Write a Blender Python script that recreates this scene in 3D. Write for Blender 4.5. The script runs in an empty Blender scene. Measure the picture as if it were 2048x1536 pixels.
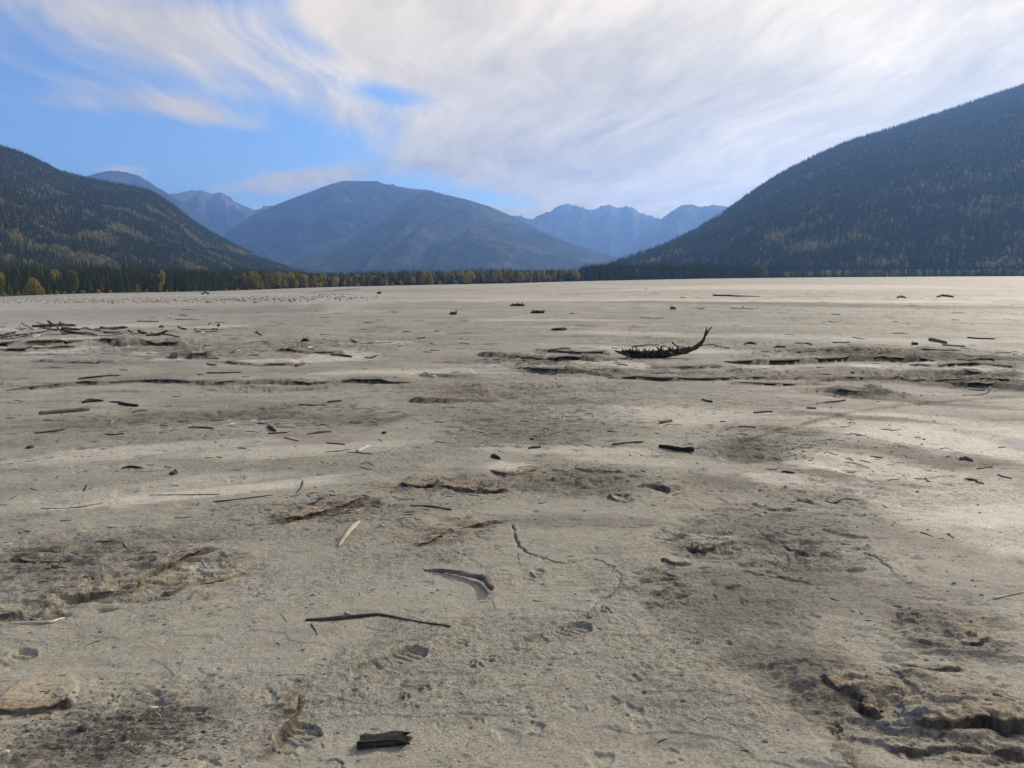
import bpy, bmesh, bisect, math, random
import numpy as np
from mathutils import Vector

random.seed(11)
scene = bpy.context.scene
col = scene.collection
R = math.radians

# ------------------------------------------------------------------ camera
F = 1490.0                       # focal length in pixels of a 2048 wide frame
CAM_H = 1.6
PITCH = math.atan(220.0 / F)     # the level line lies 220 px above the frame centre
cam_d = bpy.data.cameras.new('camera')
cam = bpy.data.objects.new('camera', cam_d)
col.objects.link(cam)
cam_d.sensor_width = 36.0
cam_d.lens = 36.0 * F / 2048.0
cam_d.clip_start = 0.05
cam_d.clip_end = 90000.0
cam.location = (0, 0, CAM_H)
cam.rotation_euler = (math.pi / 2 - PITCH, 0, 0)
scene.camera = cam

# ------------------------------------------------------------------ light
SUN_AZ, SUN_EL = R(42), R(31)    # to the right of straight ahead, above the right hill
SUN = Vector((math.sin(SUN_AZ) * math.cos(SUN_EL), math.cos(SUN_AZ) * math.cos(SUN_EL), math.sin(SUN_EL)))
sun_d = bpy.data.lights.new('sun', 'SUN')
sun_d.energy = 3.8
sun_d.angle = R(2.2)
sun_d.color = (1.0, 0.92, 0.80)
sun = bpy.data.objects.new('sun', sun_d)
col.objects.link(sun)
sun.rotation_euler = SUN.to_track_quat('Z', 'Y').to_euler()
sun.location = SUN * 100

scene.view_settings.view_transform = 'Standard'
scene.view_settings.look = 'None'
scene.view_settings.exposure = 0.06
scene.view_settings.gamma = 1.0
scene.view_settings.use_curve_mapping = False
scene.cycles.use_denoising = True
scene.cycles.use_adaptive_sampling = True
scene.cycles.adaptive_threshold = 0.02
scene.cycles.max_bounces = 5
scene.cycles.diffuse_bounces = 2
scene.cycles.glossy_bounces = 2
scene.cycles.volume_bounces = 1
scene.cycles.transparent_max_bounces = 8


# ------------------------------------------------------------------ node helper
class G:
    """tiny wrapper so that shader maths can be written as expressions"""
    def __init__(self, tree):
        self.t = tree

    def n(self, kind, **kw):
        nd = self.t.nodes.new(kind)
        for k, v in kw.items():
            setattr(nd, k, v)
        return nd

    def put(self, sock, v):
        if isinstance(v, S):
            self.t.links.new(v.s, sock)
        elif isinstance(v, bpy.types.NodeSocket):
            self.t.links.new(v, sock)
        else:
            sock.default_value = v

    def m(self, op, a, b=0.0, c=0.0, clamp=False):
        nd = self.n('ShaderNodeMath', operation=op, use_clamp=clamp)
        self.put(nd.inputs[0], a)
        self.put(nd.inputs[1], b)
        self.put(nd.inputs[2], c)
        return S(self, nd.outputs[0])

    def vec(self, x, y, z=0.0):
        nd = self.n('ShaderNodeCombineXYZ')
        for i, v in enumerate((x, y, z)):
            self.put(nd.inputs[i], v)
        return S(self, nd.outputs[0])

    def noise(self, vec, scale=1.0, detail=4.0, rough=0.5, dist=0.0, kind='FBM', lac=2.0, color=False):
        nd = self.n('ShaderNodeTexNoise', noise_dimensions='3D', noise_type=kind)
        self.put(nd.inputs['Vector'], vec)
        self.put(nd.inputs['Scale'], scale)
        self.put(nd.inputs['Detail'], detail)
        self.put(nd.inputs['Roughness'], rough)
        self.put(nd.inputs['Lacunarity'], lac)
        self.put(nd.inputs['Distortion'], dist)
        return S(self, nd.outputs['Color' if color else 'Fac'])

    def voro(self, vec, scale=1.0, feature='F1', out='Distance'):
        nd = self.n('ShaderNodeTexVoronoi', feature=feature)
        self.put(nd.inputs['Vector'], vec)
        self.put(nd.inputs['Scale'], scale)
        return S(self, nd.outputs[out])

    def smooth(self, v, lo, hi, a=0.0, b=1.0):
        nd = self.n('ShaderNodeMapRange', interpolation_type='SMOOTHSTEP')
        for i, q in enumerate((v, lo, hi, a, b)):
            self.put(nd.inputs[i], q)
        return S(self, nd.outputs[0])

    def mix(self, f, a, b, blend='MIX'):
        nd = self.n('ShaderNodeMix', data_type='RGBA', blend_type=blend)
        self.put(nd.inputs[0], f)
        for s, v in ((nd.inputs[6], a), (nd.inputs[7], b)):
            self.put(s, tuple(v) + (1.0,) if isinstance(v, (tuple, list)) and len(v) == 3 else v)
        return S(self, nd.outputs[2])

    def scale(self, vec, s):
        nd = self.n('ShaderNodeVectorMath', operation='MULTIPLY')
        self.put(nd.inputs[0], vec)
        self.put(nd.inputs[1], s)
        return S(self, nd.outputs[0])

    def vop(self, op, a, b):
        nd = self.n('ShaderNodeVectorMath', operation=op)
        self.put(nd.inputs[0], a)
        self.put(nd.inputs[1], b)
        return S(self, nd.outputs[1] if op in ('DOT_PRODUCT', 'LENGTH') else nd.outputs[0])


class S:
    def __init__(self, g, s):
        self.g, self.s = g, s

    def __add__(self, o): return self.g.m('ADD', self, o)
    def __sub__(self, o): return self.g.m('SUBTRACT', self, o)
    def __mul__(self, o): return self.g.m('MULTIPLY', self, o)
    def __truediv__(self, o): return self.g.m('DIVIDE', self, o)
    __radd__ = __add__
    __rmul__ = __mul__
    def __rsub__(self, o): return self.g.m('SUBTRACT', o, self)


def pix_dir(u, v):
    """world direction seen at a pixel of the 2048 x 1536 photograph"""
    x, y = (u - 1024.0) / F, (768.0 - v) / F
    c, s = math.cos(PITCH), math.sin(PITCH)
    d = Vector((x, c + y * s, y * c - s))
    return d.normalized()


# ------------------------------------------------------------------ sky
world = bpy.data.worlds.new('World')
scene.world = world
world.use_nodes = True
wt = world.node_tree
wt.nodes.clear()
g = G(wt)
tc = g.n('ShaderNodeTexCoord')
sep = g.n('ShaderNodeSeparateXYZ')
wt.links.new(tc.outputs['Generated'], sep.inputs[0])
dx, dy, dz = (S(g, sep.outputs[i]) for i in range(3))
sky = g.n('ShaderNodeTexSky', sky_type='NISHITA')
sky.sun_disc = False
sky.sun_elevation = SUN_EL
sky.sun_rotation = SUN_AZ
sky.altitude = 450
sky.air_density = 1.0
sky.dust_density = 0.6
sky.ozone_density = 2.2
az = g.m('ARCTAN2', dx, dy)
el = g.m('ARCSINE', dz)
# cirrus sheet: directions projected on a level plane, streaks along one wind direction
den = g.m('MAXIMUM', dz, 0.0) + 0.07
qx, qy = dx / den, dy / den
wa = R(-7)
lx = qx * math.cos(wa) - qy * math.sin(wa)
ly = qx * math.sin(wa) + qy * math.cos(wa)
warp = g.noise(g.vec(qx, qy, 3.0), 0.55, 3, 0.5, color=True)
wsep = g.n('ShaderNodeSeparateXYZ')
g.put(wsep.inputs[0], warp)
wx, wy = S(g, wsep.outputs[0]), S(g, wsep.outputs[1])
lx = lx + (wx - 0.5) * 0.8
ly = ly + (wy - 0.5) * 1.6
n_broad = g.noise(g.vec(lx * 0.8, ly * 0.34, 1.0), 1.0, 7, 0.56, 0.25)
n_fibre = g.noise(g.vec(lx * 3.0, ly * 0.8, 7.0), 1.0, 8, 0.64, 0.15)
n_soft = g.noise(g.vec(lx * 0.5, ly * 0.22, 15.0), 1.0, 4, 0.5, 0.0)
n_str = g.noise(g.vec(lx * 5.5, ly * 1.3, 23.0), 1.0, 7, 0.66, 0.2)
cov = n_broad * 0.50 + n_fibre * 0.34 + n_str * 0.16


def blob(u, v, ru, rv, tilt=0.0):
    d = pix_dir(u, v)
    a0, e0 = math.atan2(d.x, d.y), math.asin(d.z)
    t = R(tilt)
    da, de = az - a0, el - e0
    p = (da * math.cos(t) + de * math.sin(t)) * (F / ru)
    q = (de * math.cos(t) - da * math.sin(t)) * (F / rv)
    return g.m('POWER', 2.718, (p * p + q * q) * -1.0)


BLOBS = [  # clear gaps (negative) and the larger wisps (positive) of the sky in view
    (250, 60, 330, 75, -8, 0.26), (560, 30, 260, 60, 0, 0.22), (760, 110, 150, 60, 10, 0.20),
    (390, 225, 150, 26, -10, 0.26), (640, 215, 90, 50, -25, 0.16), (560, 365, 170, 22, 8, 0.30),
    (240, 340, 60, 12, 0, 0.25), (130, 205, 160, 20, 0, 0.12),
    (640, 95, 90, 26, -20, -0.16), (780, 185, 120, 22, -8, -0.22), (480, 290, 300, 45, 0, -0.10),
    (900, 310, 150, 40, -10, 0.12), (1000, 400, 130, 20, -8, -0.22),
]
bias = g.smooth(az + el * 0.62, R(-9.5), R(7.5), -0.13, 0.31)
for (u, v, ru, rv, tilt, w) in BLOBS:
    bias = bias + blob(u, v, ru, rv, tilt) * w
cmask = g.smooth(cov + bias, 0.44, 0.74)
dsun = g.vop('DOT_PRODUCT', tc.outputs['Generated'], tuple(SUN))
glow = g.m('POWER', g.m('MAXIMUM', dsun, 0.0), 5.0)
thick = g.smooth(n_soft * 0.6 + n_broad * 0.4, 0.36, 0.66)
cl_val = g.m('MULTIPLY', 0.74 + glow * 0.34, 1.20 - thick * 0.46 + (n_fibre - .5) * .95 + (n_str - .5) * .65)
cl_col = g.mix(g.smooth(glow, 0.1, 0.9), (1.16, 0.98, 0.70), (1.24, 1.0, 0.62))
cl = g.n('ShaderNodeVectorMath', operation='SCALE')
g.put(cl.inputs[0], cl_col)
g.put(cl.inputs['Scale'], cl_val)
skc = g.n('ShaderNodeVectorMath', operation='SCALE')
g.put(skc.inputs[0], g.scale(sky.outputs[0], (0.74, 0.92, 1.16)))
skc.inputs['Scale'].default_value = 0.13
low = 1.0 + g.m('POWER', 2.718, g.m('MAXIMUM', el, 0.0) * (-1.0 / R(5.5))) * 1.3
final = g.scale(g.mix(cmask, skc.outputs[0], cl.outputs[0]), g.vec(low, low, low))
bg = g.n('ShaderNodeBackground')
g.put(bg.inputs[0], final)
bg.inputs[1].default_value = 1.0
wo = g.n('ShaderNodeOutputWorld')
wt.links.new(bg.outputs[0], wo.inputs[0])

# ------------------------------------------------------------------ numpy noise
def _hash(ix, iy, seed):
    h = (ix.astype(np.uint32) * np.uint32(374761393) + iy.astype(np.uint32) * np.uint32(668265263)
         + np.uint32(seed * 1274126177 & 0xffffffff))
    h = (h ^ (h >> np.uint32(13))) * np.uint32(1274126177)
    return h ^ (h >> np.uint32(16))


def perlin(x, y, seed=0):
    x0, y0 = np.floor(x), np.floor(y)
    fx, fy = (x - x0).astype(np.float32), (y - y0).astype(np.float32)
    ix, iy = x0.astype(np.int64), y0.astype(np.int64)
    ux = fx * fx * fx * (fx * (fx * 6 - 15) + 10)
    uy = fy * fy * fy * (fy * (fy * 6 - 15) + 10)

    def grad(jx, jy, ax, ay):
        a = (_hash(jx, jy, seed) & np.uint32(1023)).astype(np.float32) * np.float32(2 * math.pi / 1024)
        return np.cos(a) * ax + np.sin(a) * ay
    n00 = grad(ix, iy, fx, fy)
    n10 = grad(ix + 1, iy, fx - 1, fy)
    n01 = grad(ix, iy + 1, fx, fy - 1)
    n11 = grad(ix + 1, iy + 1, fx - 1, fy - 1)
    a = n00 + ux * (n10 - n00)
    b = n01 + ux * (n11 - n01)
    return (a + uy * (b - a)) * 1.5


def fbm(x, y, octs=4, seed=0, gain=0.5):
    s, amp, tot = 0.0, 1.0, 0.0
    for i in range(octs):
        s = s + amp * perlin(x + 17.3 * i, y - 9.1 * i, seed + i)
        tot += amp
        amp *= gain
        x, y = x * 2.03, y * 2.03
    return s / tot


def sstep(v, lo, hi):
    t = np.clip((v - lo) / (hi - lo), 0, 1)
    return t * t * (3 - 2 * t)


# ------------------------------------------------------------------ the lie of the land
# far rim of the mudflat as seen: pixel column -> row, and how far the trees behind it stand
RIM_U = np.array([-900, 0, 100, 200, 320, 408, 500, 650, 800, 1000, 1160, 1400, 1600, 2048, 2900], float)
RIM_V = np.array([615, 593, 589, 586.5, 584.5, 583, 580, 574.5, 571, 567, 562.5, 557.5, 555, 552.5, 551], float)
RIM_R = np.array([420, 430, 440, 450, 480, 520, 600, 700, 760, 820, 850, 900, 1000, 1150, 1200], float)
_a = np.arctan((RIM_U - 1024) / F)
_dep, _azs = [], []
for u_, v_ in zip(RIM_U, RIM_V):
    d = pix_dir(u_, v_)
    _azs.append(math.atan2(d.x, d.y))
    _dep.append(-d.z / math.hypot(d.x, d.y))
AZ_K, DEP_K = np.array(_azs), np.array(_dep)


def rim_r(a):
    return np.interp(a, AZ_K, RIM_R)


SLOPE_K = DEP_K - CAM_H / RIM_R


def base_z(x, y):
    r = np.hypot(x, y)
    a = np.arctan2(x, y)
    s = np.interp(np.clip(a, AZ_K[0], AZ_K[-1]), AZ_K, SLOPE_K)
    back = sstep(np.abs(a), 1.0, 2.2)
    s = s * (1 - back) + 0.010 * back
    return -np.minimum(r, 1000.0) * s * sstep(r, 12.0, 130.0)


def at(u, v):
    """point of the (smooth) flat seen at a pixel"""
    d = pix_dir(u, v)
    h = math.hypot(d.x, d.y)
    cx, cy, dep = d.x / h, d.y / h, -d.z / h
    lo, hi = 0.5, 1200.0
    slope = float(np.interp(math.atan2(cx, cy), AZ_K, SLOPE_K))
    for _ in range(44):
        mid = math.sqrt(lo * hi)
        t = min(max((mid - 12.0) / 118.0, 0.0), 1.0)
        z = -min(mid, 1000.0) * slope * t * t * (3 - 2 * t)
        if (CAM_H - z) / mid > dep:
            lo = mid
        else:
            hi = mid
    return (cx * lo, cy * lo)


# ------------------------------------------------------------------ ground mesh
NA = 940
a_dense = np.linspace(R(-41), R(41), NA)
a_side = np.linspace(R(41), R(360 - 41), 46)[1:-1]
AZ = np.concatenate([a_dense, a_side])            # one full turn, closed by wrapping
rows = [0.25, 0.6, 1.0, 1.3, 1.55]
r = 1.7
while r < 1250:
    rows.append(r)
    r += min(r * r / (CAM_H * F / 2) * 0.80, r * 0.022)
while r < 16500:
    rows.append(r)
    r *= 1.12
RR = np.array(rows)
NR = len(RR)
A2, R2 = np.meshgrid(AZ, RR)
X = R2 * np.sin(A2)
Y = R2 * np.cos(A2)
ZB = base_z(X, Y)
H = np.zeros_like(X)
nearfade = 1 - sstep(R2, 250, 600)
# cell size across the line of sight decides which wavelengths the mesh can hold
cell = np.maximum(R2 * (a_dense[1] - a_dense[0]), np.gradient(RR)[:, None] * 0.6)


def carry(wave):
    return np.clip(wave / cell * 0.5 - 0.6, 0, 1)


live = np.s_[:int(np.searchsorted(RR, 420)), :NA]   # region worth computing detail in
x, y, rr = X[live], Y[live], R2[live]
h = np.zeros_like(x)
h += 0.050 * fbm(x / 5.5, y / 3.6, 3, 1) * sstep(rr, 5, 14)
h += 0.10 * fbm(x / 30, y / 16, 3, 2) * sstep(rr, 18, 50) * (1 - sstep(rr, 150, 300))
h += 0.020 * fbm(x / 1.3, y / 1.0, 3, 3) * carry(1.0)[live]
smo = sstep(fbm(x / 1.5 + .3 * fbm(x / .5, y / .4, 2, 14), y / .85, 3, 15), -.12, .22)
rgh = 0.22 + 0.78 * smo            # smooth caked silt where low, crumbly where high
lumps = fbm(x / 0.24, y / 0.20, 3, 4)
h += 0.0055 * (.4 + .6 * rgh) * lumps * carry(0.15)[live]
h += 0.0046 * rgh * fbm(x / 0.060, y / 0.05, 2, 5) * carry(0.03)[live]
h += 0.0028 * rgh * fbm(x / 0.026, y / 0.024, 2, 9) * carry(0.016)[live]
rid = 1 - np.abs(fbm(x / .42 + .3 * lumps, y / .17, 4, 12, .6)) * 2.4
h += 0.007 * np.clip(rid, 0, 1) ** 2 * sstep(fbm(x / 1.7, y / 1.1, 2, 13), -.05, .35) * carry(0.08)[live]
# wind and water combed ripples further out
rip = fbm(x / 1.9 + 0.6 * fbm(x / 3, y / 3, 2, 8), y / 0.34, 3, 6)
h += 0.016 * rip * sstep(rr, 6.5, 13) * carry(0.25)[live]
streak = fbm(x / 9.0, y / 1.4, 3, 7)
h += 0.05 * streak * sstep(rr, 16, 32) * (1 - sstep(rr, 120, 260))

# patches: (u, v, ru, rv) ellipses of the photograph laid out on the flat
def patch(u, v, ru, rv, rough=0.45, seed=0, soft=0.6):
    cx, cy = at(u, v)
    x1, y1 = at(u + ru, v)
    ax = max(abs(x1 - cx), 0.02)
    up, dn = at(u, max(v - rv, 545 + 0)), at(u, v + rv)
    ay = max((math.hypot(*up) - math.hypot(*dn)) * 0.5, 0.03)
    rx, ry = cx / math.hypot(cx, cy), cy / math.hypot(cx, cy)
    ddx, ddy = x - cx, y - cy
    along = ddx * rx + ddy * ry
    across = ddx * ry - ddy * rx
    m = np.zeros_like(x)
    sel = (np.abs(along) < ay * 2.2) & (np.abs(across) < ax * 2.2)
    if not sel.any():
        return m
    al, ac = along[sel] / ay, across[sel] / ax
    e = np.sqrt(al ** 2 + ac ** 2) + rough * fbm(al * 1.7 + seed, ac * 1.7, 4, 31 + seed, 0.6)
    m[sel] = 1 - sstep(e, 1 - soft, 1 + soft * 0.45)
    return m


def patches(lst, **kw):
    m = np.zeros_like(x)
    for i, p in enumerate(lst):
        w = p[4] if len(p) > 4 else 1.0
        m = np.maximum(m, w * patch(*p[:4], seed=i, **kw))
    return m


FLAKY = [(1780, 712, 340, 16), (1890, 757, 200, 18), (1560, 752, 200, 10, .8), (1500, 690, 420, 10, .5), (600, 690, 420, 16, .6), (300, 665, 260, 12, .5), (1120, 722, 170, 12), (1160, 745, 150, 9), (1400, 745, 260, 9, .7),
         (1000, 790, 180, 14, .7), (1720, 786, 120, 9), (220, 690, 220, 10, .8), (420, 708, 90, 9, .9),
         (900, 970, 170, 20), (1150, 960, 170, 30, .8), (640, 1020, 140, 30, .8), (1400, 1080, 90, 40),
         (1560, 1100, 170, 60, .8), (1900, 1270, 120, 60, .9), (1850, 1430, 300, 90), (1960, 1400, 150, 40),
         (300, 1150, 230, 50), (60, 1220, 120, 30), (120, 1110, 200, 50, .7), (250, 1450, 220, 80, .6), (1330, 1170, 70, 40, .8),
         (1060, 800, 280, 60, .55), (900, 1060, 130, 30, .7), (1700, 990, 240, 50, .6), (1500, 900, 130, 30, .8),
         (360, 830, 330, 14, .5), (560, 1400, 70, 40, .6), (620, 770, 330, 10, .6)]
flaky = patches(FLAKY)
# peeling layers: terraces cut from a low noise, steepest where the flakes are
tn = fbm(x / 1.15 + 0.35 * fbm(x / .4, y / .4, 2, 40), y / 0.62, 4, 41, 0.55) * 5.2
fr = tn - np.floor(tn)
terr = (np.floor(tn) + sstep(fr, 0.88, 0.98)) * 0.015
terr_far = 1 + 1.2 * sstep(rr, 8, 20)
h += flaky * terr * terr_far * carry(0.12)[live]
h += flaky * 0.016 * fbm(x / 0.16, y / 0.07, 4, 44, .62) * carry(0.05)[live] * terr_far
t3 = fbm(x / .20, y / .085, 3, 46) * 4
h += flaky * .006 * (np.floor(t3) + sstep(t3 - np.floor(t3), .8, .98)) * carry(0.05)[live] * terr_far
h += flaky * 0.05 * sstep(rr, 9, 14) * np.abs(fbm(x / 0.9, y / 0.35, 3, 45))

# strata of the broken banks further out: thicker layers, seen edge on
tf = fbm(x / 3.4 + .5 * fbm(x / .9, y / .9, 3, 49), y / 0.95 + .35 * fbm(x / .5, y / .5, 2, 39), 4, 50, .55) * 5.5
ff = tf - np.floor(tf)
farz = sstep(rr, 7.5, 11) * (1 - sstep(rr, 40, 60))
h += flaky * farz * .028 * (np.floor(tf) + sstep(ff, .82, 1.0))
strata_shade = flaky * farz * sstep(ff, .74, .86) * (1 - sstep(ff, .97, 1.0))  # layer edges that receive painted shade
# a weak version of the same all over, so that no stretch is dead smooth
tn2 = fbm(x / 1.9, y / 0.8, 4, 47, 0.6) * 5
f2 = tn2 - np.floor(tn2)
h += 0.0040 * (np.floor(tn2) + sstep(f2, 0.93, 1.0)) * sstep(fbm(x / 3.0, y / 2.0, 2, 48), 0.02, 0.3) * carry(0.1)[live]


# --- helpers that edit only a window of the grid
def window(xmin, xmax, ymin, ymax):
    cs = [(xx, yy) for xx in (xmin, xmax) for yy in (ymin, ymax)]
    az_ = [math.atan2(*c) for c in cs]
    rs = [math.hypot(*c) for c in cs]
    rmin = max(ymin, 0.3) if xmin < 0 < xmax else min(rs)
    i0 = max(int(np.searchsorted(RR, rmin * 0.97)) - 1, 0)
    i1 = min(int(np.searchsorted(RR, max(rs) * 1.02)) + 1, x.shape[0])
    j0 = max(int(np.searchsorted(a_dense, min(az_))) - 2, 0)
    j1 = min(int(np.searchsorted(a_dense, max(az_))) + 2, NA)
    return np.s_[i0:i1, j0:j1]


def seg_field(pts, wx_, wy_):
    """distance to a polyline, sign (+ = far side / left of travel) and position along it 0..1"""
    best = np.full(wx_.shape, 1e9)
    sign = np.ones(wx_.shape)
    pos = np.zeros(wx_.shape)
    L = [math.dist(p, q) for p, q in zip(pts[:-1], pts[1:])]
    tot, acc = sum(L), 0.0
    for (p, q), l in zip(zip(pts[:-1], pts[1:]), L):
        ex, ey = (q[0] - p[0]) / l, (q[1] - p[1]) / l
        t = np.clip((wx_ - p[0]) * ex + (wy_ - p[1]) * ey, 0, l)
        qx_, qy_ = p[0] + t * ex - wx_, p[1] + t * ey - wy_
        d = np.hypot(qx_, qy_)
        sgn = np.where(ex * (wy_ - p[1]) - ey * (wx_ - p[0]) >= 0, 1.0, -1.0)
        m = d < best
        best[m], sign[m], pos[m] = d[m], sgn[m], ((acc + t) / tot)[m]
        acc += l
    return best, sign, pos


def smooth_line(pts, n=4):
    out = []
    P = [pts[0]] + list(pts) + [pts[-1]]
    for i in range(1, len(P) - 2):
        p0, p1, p2, p3 = P[i - 1], P[i], P[i + 1], P[i + 2]
        for k in range(n):
            t = k / n
            out.append(tuple(0.5 * ((2 * b) + (c - a) * t + (2 * a - 5 * b + 4 * c - d) * t * t
                             + (-a + 3 * b - 3 * c + d) * t ** 3) for a, b, c, d in zip(p0, p1, p2, p3)))
    out.append(tuple(pts[-1]))
    return out


face_shade = np.zeros_like(x)        # broken face of a scarp, where shade is painted on
scarp_m = np.zeros_like(x)       # raised crust beside a scarp: drier, browner clay
SCARPS = [  # pixels, height, reach of the raised side, undercut below, brown tint
    ([(-40, 694), (60, 692), (120, 689), (180, 684), (230, 686), (280, 688)], .10, 1.6, .03, .2),
    ([(-40, 701), (70, 700), (130, 698), (176, 694)], .09, 1.2, .03, .2),
    ([(282, 686), (320, 690), (350, 693), (378, 691)], .12, 1.0, .03, .2),
    ([(338, 712), (370, 714), (405, 714), (432, 712)], .14, .8, .03, .3),
    ([(-30, 785), (60, 778), (110, 770), (160, 764), (230, 765), (300, 760), (350, 766), (440, 769), (540, 767), (620, 769),
      (660, 765), (700, 761), (790, 765), (862, 763)], .055, .9, .018, .15),
    ([(945, 708), (1000, 713), (1050, 717), (1130, 722), (1212, 725)], .08, 1.1, .03, .2),
    ([(1020, 736), (1080, 743), (1180, 746), (1245, 751)], .06, .9, .025, .2),
    ([(1190, 752), (1290, 758), (1450, 758), (1600, 759), (1710, 757), (1850, 760), (2070, 766)], .05, .9, .02, .35),
    ([(1430, 722), (1540, 729), (1640, 725), (1760, 717), (1900, 722), (2070, 729)], .08, 1.2, .03, .15),
    ([(1890, 768), (1960, 773), (2070, 776)], .07, .8, .03, .2),
    ([(1640, 783), (1720, 791), (1790, 785)], .045, .6, .02, .2),
    ([(815, 797), (870, 801), (960, 799), (1012, 797)], .04, .6, .02, .3),
    ([(240, 1195), (262, 1180), (274, 1165), (290, 1150), (320, 1136), (345, 1128), (380, 1115), (420, 1105), (444, 1098)], .030, .16, .014, .9),
    ([(130, 1200), (160, 1191), (200, 1189), (235, 1184), (262, 1172)], .034, .20, .016, .8),
    ([(50, 1236), (80, 1238), (110, 1227), (132, 1222)], .030, .14, .014, .4),
    ([(-30, 1232), (20, 1230), (50, 1224)], .022, .14, .010, .4),
    ([(318, 1182), (345, 1181), (365, 1166), (388, 1154)], .024, .12, .012, .8),
    ([(-40, 1428), (60, 1421), (110, 1413), (152, 1404)], .030, .26, .014, 1.0),
    ([(1628, 1350), (1680, 1381), (1712, 1392), (1728, 1400), (1734, 1417), (1772, 1426)], .034, .22, .016, 1.0),
    ([(1815, 1440), (1850, 1452), (1900, 1451), (1960, 1445), (2010, 1456), (2090, 1460)], .040, .22, .018, 1.0),
    ([(1672, 1436), (1668, 1462), (1690, 1490), (1702, 1515), (1702, 1560)], .030, .16, .014, .2),
    ([(1870, 1236), (1895, 1262), (1905, 1278)], .014, .09, .008, .2),
    ([(1920, 1285), (1950, 1288), (1985, 1285)], .016, .10, .008, .9),
    ([(790, 964), (850, 970), (900, 975), (980, 979), (1030, 981)], .050, .34, .018, .9),
    ([(975, 938), (1010, 950), (1060, 943), (1085, 931)], .024, .22, .012, .7),
    ([(820, 1092), (870, 1076), (920, 1053), (1012, 1042)], .018, .20, .008, .7),
    ([(1368, 1088), (1400, 1100), (1420, 1098), (1460, 1086), (1478, 1079)], .026, .16, .012, .2),
    ([(540, 1048), (600, 1036), (690, 1010), (745, 994)], .034, .28, .012, .9),
    ([(1275, 972), (1310, 978), (1342, 987)], .040, .25, .018, .3),
    ([(1215, 994), (1240, 1004), (1265, 998)], .026, .16, .016, .3),
    ([(1535, 1085), (1570, 1092), (1600, 1112), (1625, 1118)], .020, .14, .010, .1),
    ([(1590, 997), (1620, 1003), (1640, 1010)], .018, .14, .010, .3),
    ([(610, 1383), (592, 1412), (588, 1432), (562, 1478), (508, 1524)], .026, .12, .012, 1.0),
    ([(1455, 900), (1500, 880), (1560, 862), (1640, 838), (1720, 822), (1850, 805), (2060, 790)], .025, .45, .008, .35),
    ([(1480, 1140), (1540, 1150), (1620, 1165)], .012, .10, .006, .1),
    ([(1520, 706), (1620, 704), (1720, 708), (1800, 706)], .045, .7, .02, .15), ([(1780, 730), (1860, 736), (1960, 734), (2060, 739)], .05, .7, .02, .15),
    ([(1900, 748), (1980, 752), (2070, 752)], .05, .7, .02, .15), ([(1450, 766), (1560, 770), (1660, 768)], .035, .6, .018, .3), ([(830, 748), (900, 752), (965, 750)], .035, .6, .018, .2),
    ([(555, 700), (620, 706), (695, 708)], .05, .7, .02, .15), ([(440, 724), (520, 729), (600, 727)], .04, .6, .02, .2), ([(1290, 736), (1380, 739), (1455, 737)], .04, .6, .02, .2),
    ([(60, 722), (140, 725), (240, 723)], .035, .6, .02, .2), ([(1060, 701), (1140, 708), (1235, 712)], .05, .7, .02, .15), ([(1820, 700), (1900, 704), (2060, 706)], .045, .7, .02, .15),
    ([(1500, 1008), (1545, 1020), (1600, 1018)], .018, .12, .008, .2), ([(1640, 1060), (1690, 1073), (1745, 1080)], .018, .12, .008, .1), ([(1320, 1118), (1350, 1130), (1385, 1128)], .018, .10, .008, .3),
    ([(1150, 942), (1200, 950), (1262, 946)], .022, .2, .010, .4), ([(1420, 1165), (1455, 1172), (1490, 1170)], .017, .10, .008, .1), ([(1790, 1330), (1850, 1340), (1930, 1336)], .018, .10, .008, .5),
    ([(1760, 1490), (1850, 1500), (1960, 1494), (2060, 1505)], .020, .10, .008, .6), ([(380, 1165), (430, 1158), (500, 1140)], .018, .12, .008, .9), ([(20, 1120), (80, 1128), (150, 1122)], .018, .14, .008, .2),
    ([(592, 590), (640, 586), (705, 578)], .30, 4.0, .10, .1), ([(632, 591), (665, 589), (705, 589)], .25, 3.0, .10, .1),
]
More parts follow.
